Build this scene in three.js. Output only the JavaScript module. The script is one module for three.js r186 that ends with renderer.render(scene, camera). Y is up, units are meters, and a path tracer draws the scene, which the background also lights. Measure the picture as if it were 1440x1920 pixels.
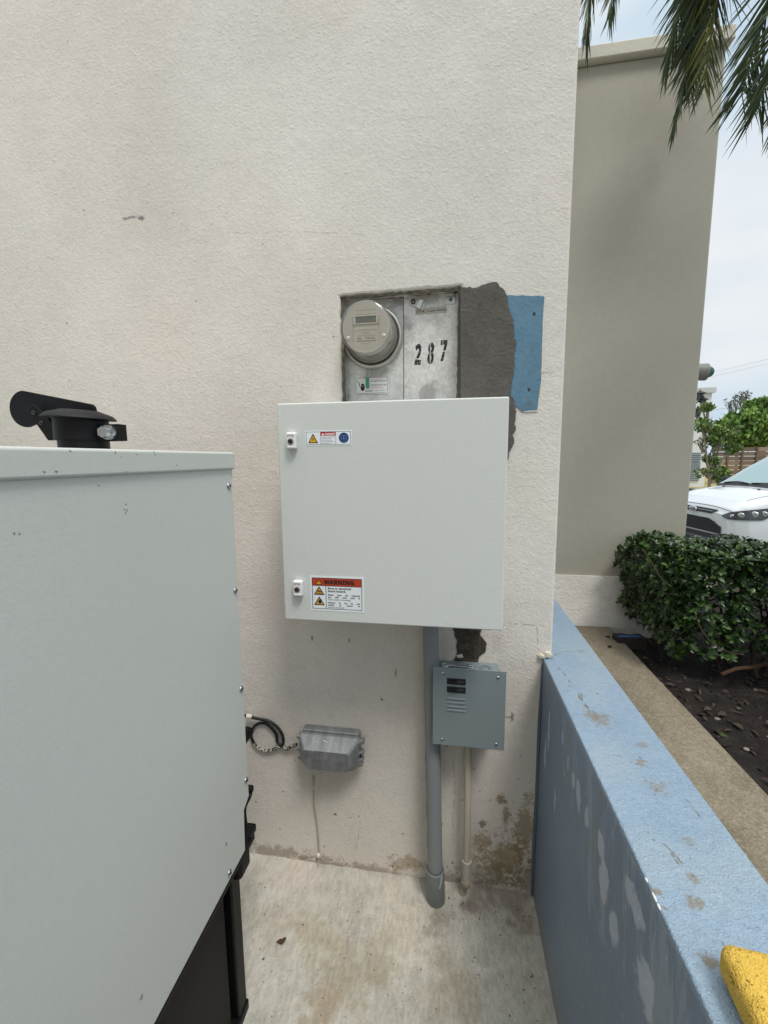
import * as THREE from 'three';
import { mergeGeometries, toCreasedNormals } from 'three/addons/utils/BufferGeometryUtils.js';
import { RoundedBoxGeometry } from 'three/addons/geometries/RoundedBoxGeometry.js';

// ------------------------------------------------------------------ camera, sky, sun, exposure
const scene = new THREE.Scene();
const FOCAL = 784.7, EYE = 1.4664, DIST = 1.298;          // focal length in photo pixels (1440 x 1920)
const camera = new THREE.PerspectiveCamera(2 * Math.atan(960 / FOCAL) * 180 / Math.PI, 0.75, 0.02, 900);
camera.position.set(0, EYE, DIST);
camera.rotation.order = 'YXZ';
camera.rotation.set(-0.1262, 0.1565, -0.0085);
camera.updateMatrixWorld();

const renderer = new THREE.WebGLRenderer({ antialias: true });
renderer.toneMapping = THREE.LinearToneMapping;
renderer.toneMappingExposure = 1.3;
renderer.shadowMap.enabled = true;

let seed = 12345;
const rnd = () => { seed = (seed + 0x6d2b79f5) | 0; let t = Math.imul(seed ^ (seed >>> 15), 1 | seed); t = (t + Math.imul(t ^ (t >>> 7), 61 | t)) ^ t; return ((t ^ (t >>> 14)) >>> 0) / 4294967296; };
const rr = (a, b) => a + (b - a) * rnd();
const clamp = (x, a = 0, b = 1) => Math.min(b, Math.max(a, x));
const smooth = (a, b, x) => { const t = clamp((x - a) / (b - a)); return t * t * (3 - 2 * t); };
const mix = (a, b, t) => a + (b - a) * t;

// periodic value noise
const LAT = new Float32Array(65536); for (let i = 0; i < 65536; i++) LAT[i] = rnd();
function vnoise(x, y, per, s = 0) {
  const xi = Math.floor(x), yi = Math.floor(y), fx = x - xi, fy = y - yi;
  const u = fx * fx * (3 - 2 * fx), v = fy * fy * (3 - 2 * fy);
  const m = (a) => per ? ((a % per) + per) % per : a & 1023;
  const x0 = m(xi), x1 = m(xi + 1), y0 = m(yi), y1 = m(yi + 1);
  const h = (a, b) => LAT[(a * 73 + b * 1619 + s * 7919) & 65535];
  return mix(mix(h(x0, y0), h(x1, y0), u), mix(h(x0, y1), h(x1, y1), u), v);
}
function fbm(x, y, oct = 4, per = 0, s = 0) {
  let a = 0.5, sum = 0, n = 0;
  for (let i = 0; i < oct; i++) { sum += a * vnoise(x, y, per, s + i); n += a; a *= 0.5; x *= 2; y *= 2; per *= 2; }
  return sum / n;
}

// sky: bright overcast, soft bluish cloud structure
{
  const W = 1024, H = 512, d = new Float32Array(W * H * 4);
  for (let y = 0; y < H; y++) for (let x = 0; x < W; x++) {
    const el = (y + 0.5) / H * Math.PI - Math.PI / 2, s = Math.sin(el), az = x / W;
    const up = Math.max(0, s);
    const cl = fbm(az * 12, el * 5, 5, 12, 3), cl2 = fbm(az * 6 + 2, el * 3, 4, 6, 9);
    let b = 0.63 + 1.17 * smooth(0.62, 1.0, up);
    b *= 0.99 + 0.22 * (cl - 0.5) + 0.14 * (cl2 - 0.5);
    const blue = clamp(0.78 + 0.15 * smooth(0.1, 0.5, up) + 1.9 * (0.5 - cl) + 0.7 * (0.5 - cl2)) * (1 - 0.75 * smooth(0.6, 0.85, up));
    let r = b * mix(1.0, 0.72, blue), g = b * mix(1.01, 0.89, blue), bl = b * mix(1.02, 1.04, blue);
    if (s < 0) { r = 0.35; g = 0.34; bl = 0.32; }
    const i = (y * W + x) * 4; d[i] = r; d[i + 1] = g; d[i + 2] = bl; d[i + 3] = 1;
  }
  const t = new THREE.DataTexture(d, W, H, THREE.RGBAFormat, THREE.FloatType);
  t.mapping = THREE.EquirectangularReflectionMapping; t.magFilter = THREE.LinearFilter; t.minFilter = THREE.LinearFilter; t.needsUpdate = true;
  scene.background = t; scene.environment = t;
}
const sun = new THREE.DirectionalLight(new THREE.Color(1, 0.965, 0.91), 1.5);
sun.position.set(2.6, 9, 3.4); sun.target.position.set(0, 0.8, 0);
sun.castShadow = true; sun.shadow.radius = 30; sun.shadow.mapSize.set(2048, 2048);
Object.assign(sun.shadow.camera, { left: -8, right: 8, top: 8, bottom: -8, near: 0.5, far: 40 });
scene.add(sun, sun.target);

// ------------------------------------------------------------------ helpers
const V = (x, y, z) => new THREE.Vector3(x, y, z);
const ray = (px, py) => V((px - 720) / FOCAL, -(py - 960) / FOCAL, -1).applyEuler(camera.rotation);
const AX = ['x', 'y', 'z'];
function at(px, py, ax, val) { const r = ray(px, py), c = camera.position; return r.multiplyScalar((val - c[AX[ax]]) / r[AX[ax]]).add(c); }   // photo pixel -> point on the plane axis = val
const onWall = (px, py, z = 0) => at(px, py, 2, z);
const far = (px, py, d) => { const r = ray(px, py); return r.multiplyScalar(d / -r.z).add(camera.position); };

const used = new Map();
function numbered(n) { const k = used.get(n) || 0; used.set(n, k + 1); return k ? `${n}_${String(k).padStart(3, '0')}` : n; }
function tag(o, label, category, group, kind) {
  if (label) o.userData.label = label; if (category) o.userData.category = category; if (group) o.userData.group = group; if (kind) o.userData.kind = kind;
  return o;
}
function thing(name, label, category, pos = [0, 0, 0], group) { const g = new THREE.Group(); g.name = numbered(name); g.position.set(...pos); scene.add(g); return tag(g, label, category, group); }
function part(name, geo, mat, parent, label) { const m = new THREE.Mesh(Array.isArray(geo) ? merge(geo) : geo, mat); m.name = parent === scene ? numbered(name) : name; m.castShadow = m.receiveShadow = true; parent.add(m); if (label) m.userData.label = label; return m; }
function solo(name, geo, mat, label, category, group) { return tag(part(name, geo, mat, scene), label, category, group); }
function structure(name, geo, mat, label) { return tag(part(name, geo, mat, scene), label, null, null, 'structure'); }
function merge(list) { return mergeGeometries(list.map((g) => { g = g.index ? g.toNonIndexed() : g; for (const k of Object.keys(g.attributes)) if (!['position', 'normal', 'uv'].includes(k)) g.deleteAttribute(k); if (!g.attributes.uv) g.setAttribute('uv', new THREE.Float32BufferAttribute(new Float32Array(g.attributes.position.count * 2), 2)); return g; })); }
function boxUV(geo) {          // uv in metres from the dominant axis of each face
  let g = geo.index ? geo.toNonIndexed() : geo; const p = g.attributes.position, uv = new Float32Array(p.count * 2), a = V(), b = V(), c = V();
  for (let i = 0; i < p.count; i += 3) {
    a.fromBufferAttribute(p, i); b.fromBufferAttribute(p, i + 1); c.fromBufferAttribute(p, i + 2);
    const n = b.clone().sub(a).cross(c.clone().sub(a)), ax = Math.abs(n.x), ay = Math.abs(n.y), az = Math.abs(n.z);
    [a, b, c].forEach((q, k) => { const o = (i + k) * 2; if (az >= ax && az >= ay) { uv[o] = q.x; uv[o + 1] = q.y; } else if (ay >= ax) { uv[o] = q.x; uv[o + 1] = q.z; } else { uv[o] = q.z; uv[o + 1] = q.y; } });
  }
  g.setAttribute('uv', new THREE.BufferAttribute(uv, 2)); return g;
}
const box = (x0, x1, y0, y1, z0, z1) => boxUV(new THREE.BoxGeometry(x1 - x0, y1 - y0, z1 - z0).translate((x0 + x1) / 2, (y0 + y1) / 2, (z0 + z1) / 2));
const rbox = (x0, x1, y0, y1, z0, z1, r = 0.004, s = 3) => boxUV(new RoundedBoxGeometry(x1 - x0, y1 - y0, z1 - z0, s, r).translate((x0 + x1) / 2, (y0 + y1) / 2, (z0 + z1) / 2));
const tube = (pts, r, seg = 40, rad = 10, closed = false) => new THREE.TubeGeometry(new THREE.CatmullRomCurve3(pts, closed, 'centripetal'), seg, r, rad, closed);
function cyl(a, b, ra, rb = ra, n = 24, open = false) { const d = b.clone().sub(a), g = new THREE.CylinderGeometry(rb, ra, d.length(), n, 1, open); g.applyQuaternion(new THREE.Quaternion().setFromUnitVectors(V(0, 1, 0), d.clone().normalize())); return g.translate(...a.clone().add(b).multiplyScalar(0.5).toArray()); }
function limb(pts, r0, r1, seg = 14, rad = 7) {   // tapered tube
  const g = tube(pts, 1, seg, rad), c = new THREE.CatmullRomCurve3(pts, false, 'centripetal'), p = g.attributes.position, q = V();
  for (let i = 0; i <= seg; i++) { const o = c.getPointAt(i / seg), r = mix(r0, r1, i / seg); for (let j = 0; j <= rad; j++) { const k = i * (rad + 1) + j; q.fromBufferAttribute(p, k).sub(o).multiplyScalar(r).add(o); p.setXYZ(k, q.x, q.y, q.z); } }
  return g;
}
const plate = (pts, depth, bevel = 0, z = 0, holes) => { const s = new THREE.Shape(pts.map((p) => new THREE.Vector2(p.x, p.y))); if (holes) s.holes = holes; return new THREE.ExtrudeGeometry(s, { depth: Math.max(1e-4, depth - 2 * bevel), bevelEnabled: bevel > 0, bevelSize: bevel, bevelOffset: -bevel, bevelThickness: bevel, bevelSegments: 2, curveSegments: 20 }).translate(0, 0, z + bevel); };
function ragged(pts, amp, step = 0.006, s = 0) {   // roughened closed outline
  const out = [], n = pts.length;
  for (let i = 0; i < n; i++) {
    const a = pts[i], b = pts[(i + 1) % n], L = Math.hypot(b.x - a.x, b.y - a.y), k = Math.max(1, Math.round(L / step)), am = typeof amp === 'function' ? amp(a, b) : amp;
    for (let j = 0; j < k; j++) { const t = j / k, x = mix(a.x, b.x, t), y = mix(a.y, b.y, t), e = (fbm(x * 60 + s, y * 60, 3, 0, s) - 0.5) * 2 * am, nx = (b.y - a.y) / L, ny = -(b.x - a.x) / L; out.push(new THREE.Vector2(x + nx * e, y + ny * e)); }
  }
  return out;
}
function dataTex(W, H, f, srgb = true) {    // f(u, v, out[3]) with sRGB 0..255 values, v up
  const d = new Uint8Array(W * H * 4), o = [0, 0, 0];
  for (let y = 0; y < H; y++) for (let x = 0; x < W; x++) { f((x + 0.5) / W, (y + 0.5) / H, o, x, y); const i = (y * W + x) * 4; d[i] = clamp(o[0], 0, 255); d[i + 1] = clamp(o[1], 0, 255); d[i + 2] = clamp(o[2], 0, 255); d[i + 3] = 255; }
  const t = new THREE.DataTexture(d, W, H); t.wrapS = t.wrapT = THREE.RepeatWrapping; t.magFilter = THREE.LinearFilter; t.minFilter = THREE.LinearMipmapLinearFilter; t.generateMipmaps = true; if (srgb) t.colorSpace = THREE.SRGBColorSpace; t.needsUpdate = true; return t;
}
function heightTex(W, H, arr) { let lo = 1e9, hi = -1e9; for (const v of arr) { lo = Math.min(lo, v); hi = Math.max(hi, v); } return dataTex(W, H, (u, v, o, x, y) => { o[0] = o[1] = o[2] = (arr[y * W + x] - lo) / (hi - lo) * 255; }, false); }
const tiled = (t, sx, sy = sx, ox = 0, oy = 0) => { const c = t.clone(); c.repeat.set(1 / sx, 1 / sy); c.offset.set(-ox / sx, -oy / sy); c.needsUpdate = true; return c; };
function canvasTex(w, h, draw) { const c = document.createElement('canvas'); c.width = w; c.height = h; draw(c.getContext('2d'), w, h); const t = new THREE.CanvasTexture(c); t.colorSpace = THREE.SRGBColorSpace; t.anisotropy = 4; return t; }
const M = (color, o = {}) => new THREE.MeshStandardMaterial({ color, roughness: 0.7, ...o });
const P = (color, o = {}) => new THREE.MeshPhysicalMaterial({ color, roughness: 0.5, ...o });
function unitUV(geo, x0, x1, y0, y1) { const p = geo.attributes.position, uv = new Float32Array(p.count * 2); for (let i = 0; i < p.count; i++) { uv[2 * i] = (p.getX(i) - x0) / (x1 - x0); uv[2 * i + 1] = (p.getY(i) - y0) / (y1 - y0); } geo.setAttribute('uv', new THREE.BufferAttribute(uv, 2)); return geo; }

// ------------------------------------------------------------------ relief and colour textures
const stuccoBump = (() => {
  const N = 1024, S = 0.8, a = new Float32Array(N * N), px = N / S;
  for (let k = 0; k < 21000; k++) {
    const cx = rnd() * N, cy = rnd() * N, r = rr(0.0016, 0.0048) * px * (rnd() < 0.06 ? 1.6 : 1), e = rr(0.6, 1.2), th = rr(-0.5, 0.5), h = rr(0.2, 1) * (rnd() < 0.25 ? -0.7 : 1), R = Math.ceil(r * 1.7), c = Math.cos(th), s = Math.sin(th);
    for (let y = -R; y <= R; y++) for (let x = -R; x <= R; x++) { const u = (x * c + y * s) / (r * 1.3), v = (-x * s + y * c) / (r * e), q = 1 - u * u - v * v; if (q > 0) { const i = ((cy + y + N) & (N - 1)) * N + ((cx + x + N) & (N - 1)); const t = a[i] + h * q * q * (0.35 + 0.3 * rnd()); a[i] = Math.max(-1.2, Math.min(1.9, t)); } }
  }
  for (let y = 0; y < N; y++) for (let x = 0; x < N; x++) a[y * N + x] += 0.9 * fbm(x / N * 128, y / N * 128, 2, 128, 5) + 1.3 * fbm(x / N * 24, y / N * 24, 3, 24, 7);
  return heightTex(N, N, a);
})();
const fineBump = (() => { const N = 512, a = new Float32Array(N * N); for (let y = 0; y < N; y++) for (let x = 0; x < N; x++) a[y * N + x] = fbm(x / N * 64, y / N * 64, 3, 64, 11) + 0.7 * fbm(x / N * 16, y / N * 16, 2, 16, 13); return heightTex(N, N, a); })();
const peelBump = (() => { const N = 512, a = new Float32Array(N * N); for (let y = 0; y < N; y++) for (let x = 0; x < N; x++) { const w = fbm(x / N * 8, y / N * 8, 2, 8, 2) * 1.5; a[y * N + x] = Math.abs(fbm(x / N * 40 + w, y / N * 40 + w, 2, 40, 21) - 0.5) * 2 + 0.6 * fbm(x / N * 20, y / N * 20, 2, 20, 17); } return heightTex(N, N, a); })();

const XW = at(1063, 600, 2, 0).x;                       // free corner of the big wall
const WX0 = -2.5, WY0 = -0.1, WW = 2.9, WH = 3.6;       // area covered by the wall colour map
const wallMap = (() => {
  const mk = [];                                        // marks at photo pixels
  const blob = (px, py, rx, ry, col, k, grain = 1, s = 1) => { const c = onWall(px, py), q = onWall(px + rx, py), w = onWall(px, py + ry); mk.push({ x: c.x, y: c.y, rx: Math.abs(q.x - c.x), ry: Math.abs(w.y - c.y), col, k, grain, s }); };
  blob(237, 409, 7, 5, [120, 115, 110], 0.9, 1, 4); blob(250, 407, 9, 5, [125, 120, 116], 0.8, 1, 4); blob(265, 409, 8, 6, [120, 114, 108], 0.85, 1, 4); blob(325, 400, 4, 2, [150, 145, 138], 0.6, 1, 4);
  blob(950, 1612, 48, 52, [136, 112, 76], 0.6, 1, 1.6); blob(925, 1640, 60, 30, [134, 120, 96], 0.55, 1, 1.6); blob(985, 1560, 25, 70, [138, 120, 90], 0.6, 1, 1.6); blob(905, 1580, 20, 30, [132, 108, 76], 0.5, 1, 2);
  blob(985, 1650, 30, 35, [130, 120, 104], 0.55, 1, 1.4); blob(940, 1500, 9, 12, [128, 104, 78], 0.7, 1, 2); blob(905, 1545, 8, 12, [120, 98, 74], 0.7, 1, 2); blob(948, 1530, 9, 26, [125, 100, 70], 0.6, 1, 2);
  blob(765, 1620, 40, 18, [140, 116, 90], 0.5, 1, 1.5); blob(690, 1632, 90, 14, [130, 114, 94], 0.5, 1, 1.5); blob(520, 1600, 80, 18, [126, 114, 96], 0.5, 1, 1.5); blob(610, 1618, 60, 12, [126, 114, 96], 0.5, 1, 1.5); blob(850, 1650, 70, 14, [122, 108, 88], 0.5, 1, 1.5);
  blob(585, 1195, 2.4, 6, [96, 88, 80], 0.7, 0.6, 4); blob(655, 1200, 2, 6, [110, 100, 92], 0.8, 0.6, 4); blob(742, 1262, 3, 9, [140, 128, 116], 0.7, 0.6, 4); blob(716, 1311, 3, 3, [104, 94, 84], 0.8, 0.6, 4);
  blob(877, 1200, 34, 14, [196, 184, 172], 0.5, 1, 1); blob(836, 1215, 18, 26, [200, 190, 178], 0.75, 0.5, 1.5); blob(932, 1205, 24, 24, [196, 186, 176], 0.5, 1, 1.5);
  blob(1012, 700, 26, 4, [160, 150, 138], 0.5, 1, 2); blob(960, 1345, 4, 10, [128, 118, 108], 0.8, 0.8, 3); blob(955, 1345, 10, 3, [140, 130, 120], 0.6, 0.8, 3); blob(1035, 1195, 10, 18, [214, 206, 196], 0.7, 1, 2);
  for (let i = 0; i < 46; i++) blob(rr(480, 990), 1650 - 260 * Math.pow(rnd(), 2.4), rr(1.2, 3), rr(1.2, 3), [104, 92, 76], rr(0.5, 0.9), 0.7, 3);
  for (let i = 0; i < 34; i++) blob(rr(20, 1040), rr(40, 1180), rr(1, 3), rr(1, 3.2), [132, 122, 112], rr(0.3, 0.8), 0.7, 3);
  const lines = [[[945, 1168], [985, 1171], [1033, 1175]], [[1007, 1173], [1008, 1200], [1010, 1232]], [[850, 1420], [853, 1480], [848, 1540], [850, 1580]], [[380, 432], [460, 438], [560, 434], [700, 440]], [[675, 1540], [672, 1570], [668, 1590]]].map((l, i) => ({ p: l.map(([a, b]) => onWall(a, b)), k: [0.55, 0.5, 0.4, 0.22, 0.4][i] }));
  for (const l of lines) { l.x0 = Math.min(...l.p.map((q) => q.x)) - 0.01; l.x1 = Math.max(...l.p.map((q) => q.x)) + 0.01; l.y0 = Math.min(...l.p.map((q) => q.y)) - 0.01; l.y1 = Math.max(...l.p.map((q) => q.y)) + 0.01; }
  const W = 2048, H = 2048;
  const CELL = 48, bins = new Map();
  const binOf = (x, y) => { const k = Math.floor((x - WX0) / WW * CELL) * 1000 + Math.floor((y - WY0) / WH * CELL); if (!bins.has(k)) { const c = k - 1000 * Math.floor(k / 1000), gx = WX0 + (Math.floor(k / 1000) + 0.5) / CELL * WW, gy = WY0 + (c + 0.5) / CELL * WH; bins.set(k, mk.filter((m) => Math.abs(gx - m.x) < m.rx * 1.6 + WW / CELL && Math.abs(gy - m.y) < m.ry * 1.6 + WH / CELL)); } return bins.get(k); };
  return dataTex(W, H, (u, v, o) => {
    const x = WX0 + u * WW, y = WY0 + v * WH;
    const n1 = fbm(x * 2.2, y * 2.2, 3, 0, 1) - 0.5, n2 = fbm(x * 9 + 3, y * 9, 3, 0, 2) - 0.5, n3 = fbm(x * 110, y * 110, 2, 0, 4) - 0.5;
    const hue = fbm(x * 1.6 + 40, y * 1.6, 3, 0, 14) - 0.5; let r = 219 + 14 * n1 + 9 * n2 + 10 * n3 + 5 * hue, g = 211 + 14 * n1 + 9 * n2 + 10 * n3 - 4 * hue, b = 201 + 14 * n1 + 10 * n2 + 10 * n3 - 4 * hue;
    for (const m of binOf(x, y)) {
      const dx = (x - m.x) / m.rx, dy = (y - m.y) / m.ry, q = dx * dx + dy * dy; if (q > 2.4) continue;
      const gr = 0.6 * fbm(x * 38 * m.s, y * 38 * m.s, 3, 0, 8) + 0.4 * fbm(x * 190 + 7, y * 190, 2, 0, 18), t = m.k * smooth(0.25, 0.85, 1.12 - Math.sqrt(q) * 0.72 - m.grain * 1.5 * (0.56 - gr));
      r = mix(r, m.col[0], t); g = mix(g, m.col[1], t); b = mix(b, m.col[2], t);
    }
    for (const l of lines) { if (x < l.x0 || x > l.x1 || y < l.y0 || y > l.y1) continue; for (let i = 0; i + 1 < l.p.length; i++) {
      const A = l.p[i], B = l.p[i + 1], ex = B.x - A.x, ey = B.y - A.y, L2 = ex * ex + ey * ey, tt = clamp(((x - A.x) * ex + (y - A.y) * ey) / L2), w = (fbm(x * 60, y * 60, 2, 0, 3) - 0.5) * 0.008, d = Math.hypot(x - A.x - ex * tt + w, y - A.y - ey * tt + w);
      if (d < 0.0022) { const k = l.k * (1 - d / 0.0022); r = mix(r, 90, k); g = mix(g, 82, k); b = mix(b, 74, k); }
    } }
    o[0] = r; o[1] = g; o[2] = b;
  });
})();
const stucco = M(0xffffff, { map: tiled(wallMap, WW, WH, WX0, WY0), bumpMap: tiled(stuccoBump, 0.8), bumpScale: 0.0021, roughness: 0.82 });

// ------------------------------------------------------------------ ground and slab
const GROUND = -0.17;
const lotMap = dataTex(1024, 1024, (u, v, o) => { const n = fbm(u * 8, v * 8, 4, 8, 1), f = fbm(u * 128, v * 128, 2, 128, 2), c = 108 + 34 * (n - 0.5) + 46 * (f - 0.5); o[0] = c + 5; o[1] = c + 2; o[2] = c - 4; });
{ const g = new THREE.PlaneGeometry(600, 600).rotateX(-Math.PI / 2).translate(0, GROUND, 0); structure('ground', boxUV(g), M(0xffffff, { map: tiled(lotMap, 6), bumpMap: tiled(fineBump, 0.6), bumpScale: 0.004, roughness: 0.9 }), 'pale grey parking ground stretching away behind the hedge'); }
const slabMap = (() => {
  const st = []; const S = (px, py, r, col, k) => { const p = at(px, py, 1, 0); st.push([p.x, p.z, r, col, k]); };
  S(960, 1690, 0.10, [128, 116, 100], 0.6); S(905, 1690, 0.06, [120, 108, 94], 0.5); S(880, 1700, 0.03, [116, 102, 96], 0.6); S(985, 1730, 0.05, [130, 118, 102], 0.5); S(640, 1850, 0.12, [150, 140, 122], 0.5); S(600, 1900, 0.08, [152, 132, 106], 0.4); S(520, 1720, 0.1, [172, 162, 146], 0.5); S(760, 1740, 0.12, [188, 178, 162], 0.6); S(740, 1680, 0.1, [196, 186, 172], 0.6); S(560, 1640, 0.12, [190, 176, 164], 0.6); S(700, 1800, 0.1, [150, 140, 118], 0.5); S(850, 1860, 0.12, [150, 138, 118], 0.5); S(600, 1760, 0.1, [160, 148, 122], 0.5); S(820, 1720, 0.06, [120, 110, 95], 0.6);
  return dataTex(1536, 1536, (u, v, o) => {
    const x = -1.5 + u * 2, z = -0.1 + v * 2, n = fbm(x * 4, z * 4, 5, 0, 1) - 0.5, f = fbm(x * 150, z * 60, 3, 0, 2) - 0.5, e = fbm(x * 25, z * 25, 4, 0, 5) - 0.5, big = fbm(x * 1.5 + 9, z * 1.5, 3, 0, 7) - 0.5;
    let c = 174 + 30 * n + 34 * f + 30 * e, r = c + 4 + 6 * big, g = c, b = c - 11 - 6 * big;
    for (const [sx, sz, rad, col, k] of st) { const d = Math.hypot(x - sx, z - sz) / rad; if (d < 1.6) { const t = k * smooth(0.2, 0.95, 1.1 - d * 0.75 + (fbm(x * 30 + sx * 9, z * 30, 5, 0, 6) - 0.55) * 1.2); r = mix(r, col[0] + 30 * f, t); g = mix(g, col[1] + 30 * f, t); b = mix(b, col[2] + 30 * f, t); } }
    const pit = fbm(x * 150 + 5, z * 150, 2, 0, 3); if (pit > 0.84) { const k = 0.5 * smooth(0.84, 0.94, pit); r = mix(r, 84, k); g = mix(g, 76, k); b = mix(b, 66, k); }
    o[0] = r; o[1] = g; o[2] = b;
  });
})();
const slabMat = M(0xffffff, { map: tiled(slabMap, 2, 2, -1.5, -0.1), bumpMap: tiled(fineBump, 0.35), bumpScale: 0.0035, roughness: 0.88 });
const PX0 = 0.2928, PX1 = 0.4657, PY = 0.8472;            // blue parapet
const CURB_X = 1.0, CURB_Y = 0.41, BACK_Z = -1.5, SOIL_Y = 0.37;
{
  const g = new THREE.PlaneGeometry(PX0 + 3.4, 4.2, 200, 220).rotateX(-Math.PI / 2).translate((PX0 - 3.4) / 2, 0, 2.1), p = g.attributes.position;
  for (let i = 0; i < p.count; i++) { const x = p.getX(i), z = p.getZ(i); p.setY(i, 0.006 * (fbm(x * 5, z * 5, 3, 0, 4) - 0.5) + 0.012 * smooth(0.05, 0, z) * fbm(x * 22, 1, 3, 0, 9)); }
  g.computeVertexNormals();
  const s = structure('concrete_slab', boxUV(g), slabMat, 'worn mottled concrete slab at the foot of the wall');
  part('slab_edge', box(-3.4, PX0, GROUND - 0.05, -0.012, 0.0, 4.2), slabMat, s);
}

// ------------------------------------------------------------------ the big stucco wall with its recess and patches
const BOX_Z = -0.045;
const wall = thing('stucco_wall', 'tall cream rough stucco wall carrying the electrical boxes', 'wall');
{
  const rTL = onWall(637, 555), rTR = onWall(866, 535), top = 1.957, L = rTL.x, R = rTR.x, B = 1.35;
  const s = [[-3.2, -0.22], [XW, -0.22], [XW, 4.6], [-3.2, 4.6]].map(([x, y]) => V(x, y, 0));
  const hole = new THREE.Path(ragged([V(L, B, 0), V(L, top - 0.002, 0), V(R, top + 0.002, 0), V(R, B, 0)], 0.0035, 0.012, 4));
  const g = plate(s, 0.3, 0.007, -0.3, [hole]);
  part('front_face', boxUV(g), stucco, wall);
  part('core', box(-3.2, XW - 0.004, -0.22, 4.59, BACK_Z + 0.002, -0.302), stucco, wall);
  // mortar around the recess: uneven dark grey lip on the inside of the top and left edges
  const mortarMap = dataTex(512, 512, (u, v, o) => { const n = fbm(u * 10, v * 10, 4, 10, 3) - 0.5, f = fbm(u * 90, v * 90, 2, 90, 4) - 0.5, c = 88 + 18 * n + 12 * f; o[0] = c + 3; o[1] = c - 1; o[2] = c - 7; });
  const mortar = M(0xffffff, { map: tiled(mortarMap, 0.4), bumpMap: tiled(fineBump, 0.4), bumpScale: 0.002, roughness: 0.95 });
  const pale = M(0xffffff, { map: tiled(dataTex(256, 256, (u, v, o) => { const n = fbm(u * 16, v * 16, 4, 16, 1), c = 110 + 100 * (n - 0.5); o[0] = c + 8; o[1] = c + 2; o[2] = c - 10; }), 0.2), bumpMap: tiled(fineBump, 0.2), bumpScale: 0.003, roughness: 0.95 });
  const lip = (pts, r) => { const q = []; for (let i = 0; i < 30; i++) { const t = i / 29, p = pts[0].clone().lerp(pts[1], t); p.x += 0.003 * (fbm(t * 20, 1, 2) - 0.5); p.y += 0.004 * (fbm(t * 20, 7, 2) - 0.5); q.push(p); } const g = tube(q, r, 60, 8); return boxUV(g); };
  part('mortar_lip', [lip([V(L - 0.004, top + 0.001, -0.016), V(R, top + 0.004, -0.016)], 0.009), lip([V(L + 0.001, top, -0.018), V(L + 0.001, 1.55, -0.018)], 0.0075)], pale, wall);
  part('mortar_fill', boxUV(plate(ragged([V(R - 0.011, 1.36, 0), V(R + 0.004, 1.36, 0), V(R + 0.004, top - 0.004, 0), V(R - 0.010, top - 0.004, 0)], 0.0025, 0.008, 9), 0.03, 0.003, -0.037)), mortar, wall);
  // grey mortar to the right of the meter box
  const mp = [[863, 540], [885, 541], [905, 533], [927, 529], [944, 541], [951, 560], [962, 596], [966, 645], [962, 700], [957, 738], [968, 762], [967, 800], [961, 830], [953, 862], [930, 900], [863, 900]].map(([a, b]) => onWall(a, b));
  part('mortar_patch', boxUV(plate(ragged(mp, (a, b) => (a.x < 0.05 && b.x < 0.05 ? 0.0005 : 0.0075), 0.003, 2), 0.005, 0.0018, 0.0004)), mortar, wall, 'dark grey fresh mortar patch beside the meter box');
  const bp = [[846, 1170], [905, 1170], [900, 1190], [911, 1205], [910, 1222], [898, 1230], [896, 1244], [848, 1244], [858, 1222], [856, 1200]].map(([a, b]) => onWall(a, b));
  part('mortar_patch', boxUV(plate(ragged(bp, 0.005, 0.005, 7), 0.003, 0.001, 0.0004)), M(0xffffff, { map: tiled(dataTex(256, 256, (u, v, o) => { const c = 66 + 40 * (fbm(u * 20, v * 20, 4, 20, 2) - 0.5); o[0] = c + 6; o[1] = c - 2; o[2] = c - 12; }), 0.3), bumpMap: tiled(fineBump, 0.3), bumpScale: 0.004, roughness: 0.95 }), wall, 'brown bare mortar patch above the small breaker box');
  const chip = (pts, s) => part('plaster_chip', boxUV(plate(ragged(pts.map(([a, b]) => onWall(a, b)), 0.002, 0.004, s), 0.0025, 0.0008, 0.003)), M(0xd8cdbf, { roughness: 0.9 }), wall);
  chip([[856, 1228], [866, 1225], [869, 1232], [858, 1232]], 3);
  // old blue paint
  const bl = [[940, 553], [1020, 556], [1017, 600], [1016, 650], [1014, 715], [1007, 770], [978, 771], [972, 764], [958, 756], [957, 700]].map(([a, b]) => onWall(a, b));
  const blueMap = dataTex(512, 512, (u, v, o) => { const n = fbm(u * 6, v * 12, 4, 0, 3) - 0.5, f = fbm(u * 60, v * 110, 2, 0, 4) - 0.5; let r = 90 + 14 * n + 14 * f, g = 127 + 12 * n + 12 * f, b = 148 + 10 * n + 10 * f; const k = smooth(0.55, 0.7, fbm(u * 7 + 3, v * 9, 4, 0, 6)) * smooth(0.5, 0.2, v) * 0.6; r = mix(r, 92, k); g = mix(g, 110, k); b = mix(b, 116, k); const d = Math.min(Math.hypot(u - 0.78, (v - 0.83) * 2.2), Math.hypot(u - 0.72, (v - 0.19) * 2.2)); if (d < 0.035) { r = 40; g = 46; b = 52; } o[0] = r; o[1] = g; o[2] = b; });
  const bg = plate(ragged(bl, 0.003, 0.003, 5), 0.0022, 0.0006, 0.0002);
  part('old_paint_patch', unitUV(bg, onWall(938, 553).x, onWall(1021, 553).x, onWall(978, 772).y, onWall(978, 552).y), M(0xffffff, { map: blueMap, bumpMap: tiled(stuccoBump, 8, 4), bumpScale: 0.002, roughness: 0.7 }), wall, 'flat blue patch of old paint left on the stucco');
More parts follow.
